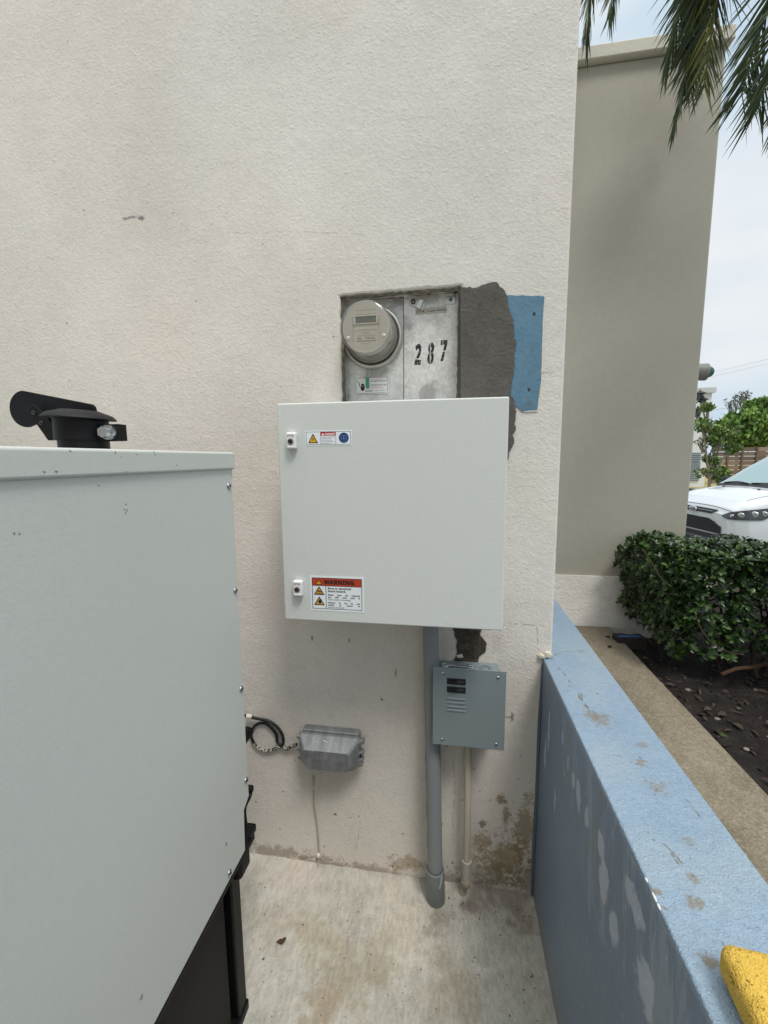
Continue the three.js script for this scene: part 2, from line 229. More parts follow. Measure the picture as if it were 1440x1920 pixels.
  { const rim = []; for (let i = 1; i < 6; i++) for (let k = 0; k < 8; k++) { const q = bl[i].clone().lerp(bl[i + 1], k / 8); rim.push(V(q.x + (i < 5 ? 0.0015 : 0) + 0.0022 * (fbm(q.x * 90 + i, q.y * 90, 2) - 0.5), q.y - (i < 5 ? 0 : 0.0015), 0.0008)); } part('paint_rim', boxUV(tube(rim, 0.0022, 160, 6)), stucco, wall, 'thick cream paint edge around the old blue patch'); }
  // broken plaster at the corner where the parapet meets
  const c = onWall(1022, 1226); for (let i = 0; i < 7; i++) { const s = new THREE.DodecahedronGeometry(rr(0.005, 0.011), 0).scale(1.3, 0.8, 0.8).translate(c.x + rr(-0.012, 0.012), c.y + rr(-0.006, 0.006), 0.004); part('plaster_chip', s, M(0xcdc4b4, { roughness: 0.95 }), wall); }
}

// ------------------------------------------------------------------ the yard wall behind the viewer, which keeps low sky light off the foot of the stucco wall
solo('yard_wall', rbox(-3.4, 0.29, GROUND, 3.0, 2.15, 2.35, 0.01), M(0xd2cabc, { bumpMap: tiled(stuccoBump, 0.8), bumpScale: 0.003, roughness: 0.85 }), 'plain cream yard wall facing the electrical boxes across the slab', 'wall');

// ------------------------------------------------------------------ the taupe wall behind
{
  const t = thing('taupe_wall', 'smooth taupe building wall with pale coping behind the palm', 'wall');
  const xr = at(1352, 230, 2, BACK_Z).x, yTop = at(1230, 104, 2, BACK_Z).y, yC = at(1085, 100, 2, BACK_Z + 0.03).y, yP = at(1100, 1079, 2, BACK_Z).y;
  const tmap = dataTex(1024, 1024, (u, v, o) => { const n = fbm(u * 4, v * 6, 4, 0, 2) - 0.5, f = fbm(u * 120, v * 200, 2, 0, 3) - 0.5; const c = 180 + 6 * n + 6 * f; o[0] = c + 5; o[1] = c; o[2] = c - 16; });
  const taupe = M(0xffffff, { map: tiled(tmap, 2.5, 4), bumpMap: tiled(fineBump, 0.5), bumpScale: 0.0004, roughness: 0.6 });
  part('wall_face', rbox(XW - 1.2, xr, GROUND - 0.05, yTop, BACK_Z - 3, BACK_Z, 0.018), taupe, t);
  part('coping', rbox(XW - 1.2, xr + 0.02, yTop + 0.002, yC + 0.03, BACK_Z - 3, BACK_Z + 0.035, 0.008), M(0xe0dccd, { bumpMap: tiled(stuccoBump, 1.2), bumpScale: 0.0015, roughness: 0.8 }), t);
  // rough plinth, leaning out a little
  const s = new THREE.Shape([new THREE.Vector2(0, GROUND), new THREE.Vector2(0.10, GROUND), new THREE.Vector2(0.10, CURB_Y), new THREE.Vector2(0.012, yP), new THREE.Vector2(0, yP)]);
  const g = new THREE.ExtrudeGeometry(s, { depth: xr - PX1 + 0.3, bevelEnabled: false }).rotateY(-Math.PI / 2).translate(xr, 0, 0);   // shape x -> z
  part('plinth', boxUV(g.translate(0, 0, BACK_Z)), M(0xffffff, { map: tiled(wallMap, 6, 7, -0.4, -9.6), bumpMap: tiled(stuccoBump, 1.1), bumpScale: 0.008, roughness: 0.85 }), t);
}

// ------------------------------------------------------------------ blue parapet
{
  const faceMap = (() => {
    const pt = [[1085, 1490, 0.016, 0.03, 0], [1075, 1465, 0.01, 0.016, 0], [1127, 1590, 0.016, 0.025, 0], [1133, 1650, 0.02, 0.045, 0], [1029, 1370, 0.008, 0.06, 0], [1022, 1420, 0.01, 0.05, 0], [1055, 1380, 0.006, 0.02, 0], [1065, 1432, 0.005, 0.02, 0], [1100, 1530, 0.012, 0.02, 0], [1150, 1740, 0.02, 0.03, 0], [1190, 1700, 0.03, 0.02, 0], [1040, 1500, 0.008, 0.03, 0], [1210, 1850, 0.03, 0.03, 0]].map(([a, b, rx, ry]) => { const p = at(a, b, 0, PX0); return [p.z, p.y, rx, ry]; });
    return dataTex(2048, 1024, (u, v, o) => {
      const z = -0.2 + u * 2.4, y = v * 0.9, n = fbm(z * 3, y * 3, 4, 0, 2) - 0.5, f = fbm(z * 160, y * 30, 2, 0, 3) - 0.5;
      let r = 117 + 26 * n + 7 * f, g = 133 + 24 * n + 7 * f, b = 151 + 20 * n + 7 * f;
      const lim = 0.42 + 0.34 * fbm(z * 4, 2, 3, 0, 5), worn = smooth(0.0, 0.05, z - 0.22) * smooth(lim - 0.01, lim + 0.015, y);
      const str = smooth(0.47, 0.66, 0.7 * fbm(z * 40 + y * 6, y * 4.5, 4, 0, 8) + 0.3 * fbm(z * 240 + y * 20, y * 30, 2, 0, 18)) * worn; r = mix(r, 170, str * 0.4); g = mix(g, 178, str * 0.4); b = mix(b, 184, str * 0.4);
      const br = smooth(0.56, 0.72, fbm(z * 14, y * 9, 4, 0, 12)) * worn * 0.6; r = mix(r, 128, br); g = mix(g, 132, br); b = mix(b, 136, br);
      for (const [cz, cy, rx, ry] of pt) { const q = Math.hypot((z - cz) / rx, (y - cy) / ry) + (fbm(z * 60, y * 40, 3, 0, 4) - 0.5) * 1.4; if (q < 1.25) { const k = 0.85 * smooth(1.25, 0.85, q); r = mix(r, 178, k); g = mix(g, 186, k); b = mix(b, 198, k); } }
      const dirt = smooth(0.5, 0.7, fbm(z * 12, y * 30, 4, 0, 9)) * smooth(0.16, 0.02, y) * 0.7; r = mix(r, 150, dirt); g = mix(g, 146, dirt); b = mix(b, 138, dirt);
      const sp = fbm(z * 90, y * 90, 2, 0, 10); if (sp > 0.88) { r += 40; g += 40; b += 38; }
      o[0] = r; o[1] = g; o[2] = b;
    });
  })();
  const topMap = (() => {
    const ln = [[[1058, 1272], [1085, 1305], [1115, 1335]], [[1066, 1275], [1090, 1312], [1105, 1330]], [[1035, 1228], [1060, 1222], [1080, 1220]], [[1174, 1392], [1205, 1400]], [[1200, 1420], [1215, 1440], [1235, 1450]], [[1243, 1582], [1270, 1610], [1300, 1645]], [[1170, 1418], [1152, 1414]], [[1078, 1288], [1100, 1320], [1122, 1350]], [[1120, 1300], [1128, 1312]], [[1160, 1480], [1190, 1500]], [[1225, 1462], [1238, 1476], [1230, 1490]], [[1255, 1600], [1285, 1640]], [[1330, 1640], [1350, 1660]], [[1215, 1560], [1222, 1572]], [[1285, 1500], [1310, 1530]], [[1340, 1745], [1352, 1770]], [[1046, 1250], [1062, 1268]]].map((l) => l.map(([a, b]) => at(a, b, 1, PY)));
    const bl = [[1125, 1348, 0.03, 0.7], [1110, 1340, 0.02, 0.6], [1200, 1430, 0.014, 0.9], [1205, 1397, 0.012, 0.6], [1230, 1475, 0.02, 0.5], [1232, 1672, 0.008, 1], [1305, 1695, 0.012, 0.9], [1247, 1705, 0.006, 0.8], [1330, 1800, 0.01, 1], [1300, 1648, 0.008, 0.7], [1293, 1580, 0.01, 0.5], [1090, 1222, 0.014, 0.5]].map(([a, b, r, k]) => { const p = at(a, b, 1, PY); return [p.x, p.z, r, k]; });
    return dataTex(512, 2048, (u, v, o) => {
      const x = PX0 + u * 0.18, z = -0.6 + v * 2, n = fbm(x * 5, z * 5, 4, 0, 2) - 0.5, f = fbm(x * 140, z * 140, 3, 0, 3) - 0.5, dx = fbm(x * 40, z * 40, 2, 0, 7) - 0.5, dz = fbm(x * 40 + 9, z * 40, 2, 0, 7) - 0.5;
      let r = 134 + 20 * n + 16 * f, g = 154 + 17 * n + 15 * f, b = 172 + 14 * n + 13 * f;
      const mix3 = (R, G, B, k) => { r = mix(r, R, k); g = mix(g, G, k); b = mix(b, B, k); };
      mix3(150, 164, 170, 0.45 * smooth(0.45, 0.75, fbm(x * 9, z * 9, 4, 0, 15)));
      for (const l of ln) for (let i = 0; i + 1 < l.length; i++) { const A = l[i], B = l[i + 1], ex = B.x - A.x, ez = B.z - A.z, t = clamp(((x - A.x) * ex + (z - A.z) * ez) / (ex * ex + ez * ez)), d = Math.hypot(x - A.x - ex * t + dx * 0.012, z - A.z - ez * t + dz * 0.012); if (d < 0.003) mix3(104, 98, 88, 0.8 * smooth(0.003, 0.001, d) * smooth(0.35, 0.55, fbm(x * 80, z * 80, 2, 0, 5))); }
      for (const [cx, cz, rad, k] of bl) { const q = Math.hypot(x - cx, z - cz) / rad; if (q < 1.3) mix3(124, 112, 96, k * 0.75 * smooth(1.15, 0.35, q + (fbm(x * 160, z * 160, 4, 0, 6) - 0.5) * 2.0)); }
      const sp = fbm(x * 200, z * 200, 2, 0, 9); if (sp > 0.88) mix3(100, 106, 114, 0.45); if (sp < 0.08) mix3(196, 206, 214, 0.4);
      o[0] = r; o[1] = g; o[2] = b;
    });
  })();
  const w = thing('blue_parapet', 'low blue painted parapet wall beside the concrete slab', 'wall');
  const faceMat = P(0xffffff, { map: tiled(faceMap, 2.4, 0.9, -0.2, 0), bumpMap: tiled(fineBump, 0.5), bumpScale: 0.0012, roughness: 0.5 });
  const topMat = P(0xffffff, { map: tiled(topMap, 0.18, 2, PX0, -0.6), bumpMap: tiled(peelBump, 0.11), bumpScale: 0.0017, roughness: 0.36, specularIntensity: 1 });
  // the face is its own slab, the cap a chamfered top course 14 mm thick
  part('inner_face', rbox(PX0, PX1, GROUND, PY - 0.012, -0.004, 3.2, 0.003), faceMat, w);
  part('rear_run', rbox(XW + 0.001, PX1, GROUND, PY - 0.012, BACK_Z + 0.11, -0.006, 0.003), faceMat, w);
  const capG = new THREE.PlaneGeometry(1, 1, 24, 260).rotateX(-Math.PI / 2), cp = capG.attributes.position;
  const cap = new THREE.ExtrudeGeometry(new THREE.Shape([new THREE.Vector2(PX0, 0.0), new THREE.Vector2(PX0, -3.2), new THREE.Vector2(PX1, -3.2), new THREE.Vector2(PX1, -BACK_Z - 0.11), new THREE.Vector2(XW + 0.001, -BACK_Z - 0.11), new THREE.Vector2(XW + 0.001, 0.0)]), { depth: 0.006, bevelEnabled: true, bevelSize: 0.004, bevelOffset: -0.004, bevelThickness: 0.004, bevelSegments: 3 }).rotateX(-Math.PI / 2).translate(0, PY - 0.010, 0);
  part('top_face', boxUV(cap), topMat, w);
  // thick bead of old paint where it meets the big wall, and paint chips along the edge
  part('paint_bead', boxUV(limb([V(PX0 + 0.001, PY - 0.02, 0.004), V(PX0 - 0.003, 0.62, 0.004), V(PX0 - 0.002, 0.4, 0.004), V(PX0 - 0.004, 0.2, 0.004), V(PX0 - 0.002, 0.01, 0.004)], 0.005, 0.007, 30)), M(0x5b6874, { roughness: 0.6 }), w);
  for (const [a, b, l] of [[1210, 1648, 0.008], [1222, 1680, 0.016], [1232, 1698, 0.01]]) { const p = at(a, b, 1, PY); part('paint_chip', new THREE.SphereGeometry(1, 8, 6).scale(0.0018, 0.0022, l / 2).translate(PX0 + 0.0008, PY - 0.0015, p.z), M(0xd9dcd8, { roughness: 0.8 }), w); }
}

// ------------------------------------------------------------------ curb and planter bed
{
  const cm = dataTex(1024, 1024, (u, v, o) => { const n = fbm(u * 8, v * 8, 4, 8, 2) - 0.5, f = fbm(u * 120, v * 120, 3, 120, 3) - 0.5, sp = fbm(u * 200, v * 200, 1, 200, 6), c = 120 + 30 * n + 44 * f, w = sp > 0.9 ? 30 : 0; o[0] = c + 6 + w; o[1] = c - 4 + w; o[2] = c - 22 + w; });
  const cMat = M(0xffffff, { map: tiled(cm, 0.8), bumpMap: tiled(fineBump, 0.25), bumpScale: 0.003, roughness: 0.9 });
  const c = tag(part('planter_curb', rbox(PX1 + 0.002, CURB_X, GROUND, CURB_Y, BACK_Z + 0.1, 0.33, 0.008), cMat, scene), 'brown weathered concrete kerb between parapet and planter', 'kerb');
  part('curb_block', rbox(PX1 + 0.002, CURB_X + 0.004, GROUND, CURB_Y - 0.002, 0.337, 3.2, 0.008), cMat, c);
  const k = tag(part('planter_edge', rbox(3.6, 3.75, GROUND, CURB_Y + 0.03, -2.6, 3.2, 0.01), cMat, scene), 'concrete edging along the far side of the planter', 'kerb');
  part('end_block', rbox(1.75, 3.598, GROUND, CURB_Y + 0.03, -2.6, -2.45, 0.01), cMat, k);
  const soilMap = dataTex(1024, 1024, (u, v, o) => { const n = fbm(u * 14, v * 14, 5, 14, 2), f = fbm(u * 100, v * 100, 2, 100, 3), c = 14 + 50 * (n - 0.35) * f * 1.6 + 30 * Math.max(0, f - 0.6); o[0] = c + 12; o[1] = c + 4; o[2] = c - 1; });
  const g = new THREE.PlaneGeometry(2.6, 5.8, 90, 180).rotateX(-Math.PI / 2).translate(2.3, SOIL_Y, 0.3), p = g.attributes.position;
  for (let i = 0; i < p.count; i++) { const x = p.getX(i), z = p.getZ(i); p.setY(i, SOIL_Y - 0.02 + 0.06 * (fbm(x * 6, z * 6, 3, 0, 4) - 0.4) + 0.03 * (fbm(x * 40, z * 40, 2, 0, 5) - 0.5)); }
  g.computeVertexNormals();
  structure('planter_soil', boxUV(g), M(0xffffff, { map: tiled(soilMap, 0.9), bumpMap: tiled(fineBump, 0.2), bumpScale: 0.01, roughness: 1 }), 'dark mulch and soil in the planter bed under the hedge');
}
const soilAt = (x, z) => SOIL_Y - 0.02 + 0.06 * (fbm(x * 6, z * 6, 3, 0, 4) - 0.4) + 0.03 * (fbm(x * 40, z * 40, 2, 0, 5) - 0.5);

// ------------------------------------------------------------------ meter box with the electricity meter
const steel = M(0xc9ccce, { metalness: 0.9, roughness: 0.32 });
const zincScrew = M(0xb8bcc0, { metalness: 0.95, roughness: 0.25 });
const black = M(0x14151a, { roughness: 0.55 });
{
  const b = thing('meter_box', 'galvanised meter socket box set into the stucco wall', 'meter box');
  const xl = onWall(642, 600, BOX_Z).x, xd = onWall(757, 640, BOX_Z).x, xr = onWall(861, 640, BOX_Z).x, yt = onWall(757, 556, BOX_Z).y, y0 = 1.37;
  part('case', box(xl - 0.004, xr + 0.004, y0, yt + 0.004, -0.2, BOX_Z - 0.004), M(0x6f7173, { metalness: 0.6, roughness: 0.6 }), b);
  const zn = (s, lettering) => canvasTex(700, 1024, (c, W, H) => {
    const im = c.createImageData(W, H);
    for (let y = 0; y < H; y++) for (let x = 0; x < W; x++) {
      const u = x / W * 0.18, v = y / H * 0.58, n = fbm(u * 18, v * 18, 4, 0, s) - 0.5, f = fbm(u * 160, v * 160, 3, 0, s + 3) - 0.5, w = smooth(0.42, 0.74, 0.65 * fbm(u * 34 + 3, v * 34, 4, 0, s + 5) + 0.35 * fbm(u * 200, v * 200, 3, 0, s + 6)), d = smooth(0.58, 0.72, fbm(u * 12, v * 14, 5, 0, s + 8));
      let q = 204 + 44 * n + 40 * f; q = mix(q, 234, w * (lettering ? 0.7 : 0.25)); q = mix(q, 128, d * 0.5);
      const wm = lettering ? smooth(0.62, 0.3, y / H) * 6 : 0, i = (y * W + x) * 4; im.data[i] = q + wm; im.data[i + 1] = q + wm * 0.3; im.data[i + 2] = q - 3; im.data[i + 3] = 255;
    }
    c.putImageData(im, 0, 0);
    if (lettering) {   // stencilled 287
      const t = document.createElement('canvas'); t.width = W; t.height = H; const k = t.getContext('2d'), X = (px) => (onWall(px, 640, BOX_Z).x - xd) / (xr - xd) * W, Y = (py) => (yt - onWall(808, py, BOX_Z).y) / (yt - y0) * H;
      const hh = Y(683) - Y(645); k.fillStyle = k.strokeStyle = '#17181a'; k.lineWidth = hh * 0.07; k.font = '700 ' + Math.round(hh * 1.34) + 'px sans-serif'; k.textAlign = 'center'; k.textBaseline = 'alphabetic';
      for (const [ch, px, py] of [['2', 783, 682], ['8', 807, 681], ['7', 831, 677]]) { k.save(); k.translate(X(px), Y(py)); k.transform(1.1, 0, -0.14, 1, 0, 0); k.fillText(ch, 0, 0); k.strokeText(ch, 0, 0); k.restore(); }
      k.globalCompositeOperation = 'destination-out';
      for (const [px, py, cut] of [[783, 682, [[-0.5, 0.24, 1, 0.05]]], [807, 681, [[-0.04, 0.0, 0.08, 1.1]]], [831, 677, [[-0.06, 0.7, 0.07, 0.4], [-0.5, 0.42, 1, 0.06]]]]) for (const [x, y, w, h2] of cut) k.fillRect(X(px) + x * hh, Y(py) - (y + h2) * hh, w * hh, h2 * hh);
      k.globalCompositeOperation = 'source-over';
      const td = k.getImageData(0, 0, W, H); for (let y = 0; y < H; y++) for (let x = 0; x < W; x++) { const i = (y * W + x) * 4; if (td.data[i + 3]) { const e = fbm(x / 6, y / 6, 2, 0, 4); td.data[i + 3] *= smooth(0.2, 0.3, e) * 0.92; } } k.putImageData(td, 0, 0);
      c.drawImage(t, 0, 0);
    }
  });
  const dull = (map) => M(0xffffff, { map, metalness: 0.2, roughness: 0.36, bumpMap: fineBump, bumpScale: 0.0004 });
  const lg = unitUV(rbox(xl, xd - 0.0015, y0, yt - 0.003, BOX_Z - 0.004, BOX_Z - 0.0005, 0.001), xl, xd, y0, yt);
  const rg = unitUV(rbox(xd + 0.0005, xr, y0, yt, BOX_Z - 0.002, BOX_Z + 0.002, 0.0012), xd, xr, y0, yt);
  part('meter_panel', lg, dull(zn(2, false)), b); const cover = part('cover_panel', rg, dull(zn(5, true)), b, 'mottled zinc cover stencilled 287');
  part('top_flange', box(xl, xr, yt + 0.002, yt + 0.006, BOX_Z - 0.02, BOX_Z + 0.012), M(0x8e8c86, { metalness: 0.4, roughness: 0.6 }), b);
  // maker's plate
  const np = onWall(808, 583, BOX_Z), pw = 0.094, ph = 0.018;
  const plateT = canvasTex(512, 96, (c, W, H) => { c.fillStyle = '#b9b3a6'; c.fillRect(0, 0, W, H); c.fillStyle = '#2a2724'; c.font = 'bold 54px sans-serif'; c.textBaseline = 'middle'; c.fillText('E·T·N', 20, 52); c.fillRect(182, 18, 4, 62); c.fillStyle = '#38332f'; c.font = 'bold 46px sans-serif'; c.fillText('Cutler-Hammer', 198, 52); });
  const npl = part('name_plate', unitUV(rbox(-pw / 2, pw / 2, -ph / 2, ph / 2, 0, 0.0014, 0.0006), -pw / 2, pw / 2, -ph / 2, ph / 2), M(0xffffff, { map: plateT, roughness: 0.5, metalness: 0.2 }), cover); npl.position.set(np.x, np.y, BOX_Z + 0.002); npl.rotation.z = 0.03;
  // hasp lying on the cover, and the corner clip
  const hp = onWall(783, 571, BOX_Z), hasp = new THREE.Group(); hasp.name = 'hasp'; hasp.position.set(hp.x, hp.y, BOX_Z + 0.002); hasp.rotation.z = -0.45; hasp.scale.setScalar(1.25); b.add(hasp);
  part('tab', rbox(-0.019, 0.019, -0.009, 0.009, 0, 0.004, 0.0015), steel, hasp); part('fold', rbox(0.001, 0.012, -0.010, 0.011, 0.0045, 0.011, 0.002), M(0xe2e2de, { roughness: 0.4, metalness: 0.5 }), hasp); part('eye', new THREE.TorusGeometry(0.004, 0.0016, 8, 16).translate(-0.011, 0, 0.0055), M(0x2c2a28, { roughness: 0.6 }), hasp);
  const cpt = onWall(843, 553, BOX_Z), clip = new THREE.Group(); clip.name = 'corner_clip'; clip.position.set(cpt.x, cpt.y, BOX_Z + 0.002); b.add(clip);
  part('tongue', rbox(-0.012, 0.014, -0.006, 0.022, 0.001, 0.012, 0.003), M(0xb4b0a8, { metalness: 0.4, roughness: 0.45 }), clip); part('bracket', rbox(-0.013, 0.018, -0.028, -0.006, 0, 0.003, 0.001), steel, clip); part('screw', new THREE.SphereGeometry(0.0055, 14, 8).scale(1, 1, 0.5).translate(0.003, -0.015, 0.004), M(0x77706a, { metalness: 0.7, roughness: 0.4 }), clip);
  const pc = onWall(775, 556, BOX_Z); part('rivet', new THREE.SphereGeometry(0.004, 12, 8).scale(1, 1, 0.4).translate(xd + 0.012, yt - 0.008, BOX_Z + 0.002), steel, b);
  // paint smear down the right edge
  const sp = [[856, 690], [860, 690], [861, 748], [852, 750], [854, 725]].map(([a, q]) => onWall(a, q, BOX_Z)); part('paint_smear', plate(ragged(sp, 0.002, 0.004, 3), 0.0016, 0.0005, BOX_Z + 0.0021), M(0xe6e0d2, { roughness: 0.8 }), b);
  const le = ragged([V(xl - 0.006, 1.5, 0), V(xl + 0.003, 1.5, 0), V(xl + 0.002, yt - 0.1, 0), V(xl - 0.006, yt - 0.1, 0)], 0.0022, 0.006, 8); part('paint_smear', plate(le, 0.002, 0.0006, BOX_Z + 0.0005), M(0xd8d0c0, { roughness: 0.85 }), b);
  // utility sticker
  const a = onWall(667, 709, BOX_Z), e = onWall(727, 739, BOX_Z);
  const stT = canvasTex(512, 256, (c, W, H) => { c.fillStyle = '#dfe0dc'; c.fillRect(0, 0, W, H); c.strokeStyle = '#8c8c88'; c.lineWidth = 6; c.strokeRect(4, 4, W - 8, H - 8); c.fillStyle = '#1d1b1b'; c.beginPath(); c.ellipse(110, 142, 34, 56, 0, 0, 7); c.fill(); c.strokeStyle = '#1d1b1b'; c.lineWidth = 10; c.beginPath(); c.moveTo(26, 50); c.lineTo(62, 92); c.lineTo(50, 130); c.stroke(); c.fillStyle = '#cfc8c6'; c.fillRect(84, 120, 40, 6); c.fillStyle = '#d9a9a6'; c.fillRect(245, 30, 180, 8); c.fillRect(245, 148, 200, 12); c.fillStyle = '#3c3c3c'; c.font = 'bold 26px sans-serif'; c.fillText('NO ABRIR  NO TOCAR', 245, 66, 250); c.fillText('PROPIEDAD DE CORP', 245, 126, 250); c.font = 'bold 30px sans-serif'; c.fillText('DANGER', 150, 210); c.font = '20px sans-serif'; c.fillText('LLAME AL SERVICIO', 300, 204, 190); c.fillRect(20, 232, 470, 6); });
  const stk = part('sticker', unitUV(box(a.x, e.x, e.y, a.y, BOX_Z + 0.0002, BOX_Z + 0.0008), a.x, e.x, e.y, a.y), M(0xffffff, { map: stT, roughness: 0.45 }), b);

  // the meter itself
  const rc = onWall(697, 631, BOX_Z + 0.02), fc = onWall(690, 618, 0.075), R = 0.094;
  const m = thing('electricity_meter', 'round glass covered electricity meter plugged into the meter box', 'meter', [rc.x, rc.y, BOX_Z]);
  const lathe = (pts, n = 72) => new THREE.LatheGeometry(pts.map(([r, z]) => new THREE.Vector2(r, z)), n).rotateX(Math.PI / 2);
  const zF = 0.128;
  part('collar', lathe([[0.070, 0.0], [R, 0.0], [R + 0.001, 0.004], [R, 0.016], [R - 0.004, 0.022], [R - 0.010, 0.022], [R - 0.012, 0.012], [0.070, 0.012]]), M(0xb9b6ad, { metalness: 0.55, roughness: 0.42 }), m);
  part('base', lathe([[0.0, 0.010], [0.080, 0.010], [0.080, 0.030], [0.066, 0.044], [0.062, 0.075], [0, 0.075]]), M(0x8d877f, { roughness: 0.35, metalness: 0.3 }), m);
  const dialT = canvasTex(1024, 1024, (c, W, H) => {
    c.fillStyle = '#b7aca1'; c.fillRect(0, 0, W, H); const cx = W / 2;
    c.strokeStyle = '#857b70'; c.lineWidth = 5; c.strokeRect(230, 300, 560, 470); c.fillStyle = '#b3a89b'; c.fillRect(236, 306, 548, 458);
    c.fillStyle = '#8f867b'; c.fillRect(290, 160, 440, 12); c.fillStyle = '#7c736a'; c.fillRect(250, 330, 10, 180); c.fillRect(770, 330, 10, 180); c.fillStyle = '#978d81'; c.fillRect(150, 560, 40, 8);
    c.fillStyle = '#5b544d'; c.font = 'italic 40px serif'; c.fillText('Watthour  Meter', 300, 268); c.font = '30px sans-serif'; c.fillText('FOCUS', 640, 262);
    c.fillStyle = '#c5bbae'; c.fillRect(260, 350, 500, 190); c.fillStyle = '#bcb1a4'; c.beginPath(); c.moveTo(330, 590); c.lineTo(720, 590); c.lineTo(790, 660); c.lineTo(740, 880); c.lineTo(300, 880); c.lineTo(250, 660); c.fill();
    c.fillStyle = '#8d8378'; c.fillRect(340, 548, 380, 8); c.fillStyle = '#5d564f'; c.font = 'bold 36px sans-serif'; c.textAlign = 'center'; c.fillText('TYPE AR', cx, 632); c.fillStyle = '#7a7269'; for (let i = 0; i < 3; i++) c.fillRect(330, 652 + i * 14, 390, 4);
    c.fillStyle = '#2f2b28'; c.font = 'bold 52px monospace'; c.fillText('AEE  7785762', cx, 745); for (let i = 0; i < 70; i++) c.fillRect(310 + i * 6, 762, 1 + (i * 7 % 4), 30); c.font = '24px sans-serif'; c.fillStyle = '#5d564f'; c.fillText('CL200 240V 3W 60Hz', cx, 830); c.fillText('Form 2S Kh 7.2', cx, 862);
  });
  const dg = new THREE.CylinderGeometry(0.069, 0.071, 0.028, 64, 1).rotateX(Math.PI / 2).translate(0, 0, 0.096);
  const dialBody = part('dial_body', dg, M(0xb7aca1, { roughness: 0.55 }), m);
  part('dial_face', unitUV(new THREE.CircleGeometry(0.0685, 64).translate(0, 0, 0.1104), -0.071, 0.071, -0.071, 0.071), M(0xffffff, { map: dialT, roughness: 0.5 }), m);
  part('display_screen', rbox(-0.030, 0.030, 0.012, 0.030, 0.1105, 0.1122, 0.0008), M(0x6c6d68, { roughness: 0.25 }), m, 'blank grey digital readout window');
  part('display_frame', [rbox(-0.036, 0.036, 0.030, 0.033, 0.1106, 0.1135, 0.001), rbox(-0.036, 0.036, 0.009, 0.012, 0.1106, 0.1135, 0.001), rbox(-0.036, -0.030, 0.0122, 0.0298, 0.1106, 0.1135, 0.001), rbox(0.030, 0.036, 0.0122, 0.0298, 0.1106, 0.1135, 0.001)], M(0xc2b8ab, { roughness: 0.5 }), m);
  for (const [x, y] of [[-0.052, -0.026], [0.052, -0.024]]) part('rivet', new THREE.SphereGeometry(0.005, 14, 10).scale(1, 1, 0.6).translate(x, y, 0.111), M(0xe8e4d8, { roughness: 0.3 }), m);
  part('glass_cover', lathe([[R - 0.013, 0.014], [R - 0.014, 0.022], [0.077, 0.03], [0.0755, 0.10], [0.074, 0.116], [0.070, 0.124], [0.060, 0.1275], [0, 0.128]]), P(0xf6f8f6, { transmission: 1, thickness: 0, roughness: 0.03, ior: 1.7 }), m);
  // seal wire and green tag
  const sw = onWall(691, 690, BOX_Z + 0.012), s2 = onWall(689, 718, BOX_Z + 0.004);
  const seal = thing('seal_tag', 'small green plastic seal hanging on a wire under the electricity meter', 'seal', [s2.x, s2.y, BOX_Z + 0.006]);
  part('tag', rbox(-0.0048, 0.0048, -0.017, 0.017, -0.002, 0.002, 0.0015), M(0x3f8f68, { roughness: 0.4 }), seal);
  const wy = sw.y - s2.y; part('wire', [tube([V(-0.004, 0.016, 0), V(-0.006, 0.026, 0.004), V(-0.004, wy + 0.004, 0.008), V(0.002, wy + 0.006, 0.009), V(0.007, wy, 0.008), V(0.008, 0.026, 0.003), V(0.004, 0.016, 0)], 0.0009, 40, 6)], M(0xc9c6bd, { metalness: 0.6, roughness: 0.4 }), seal);
}

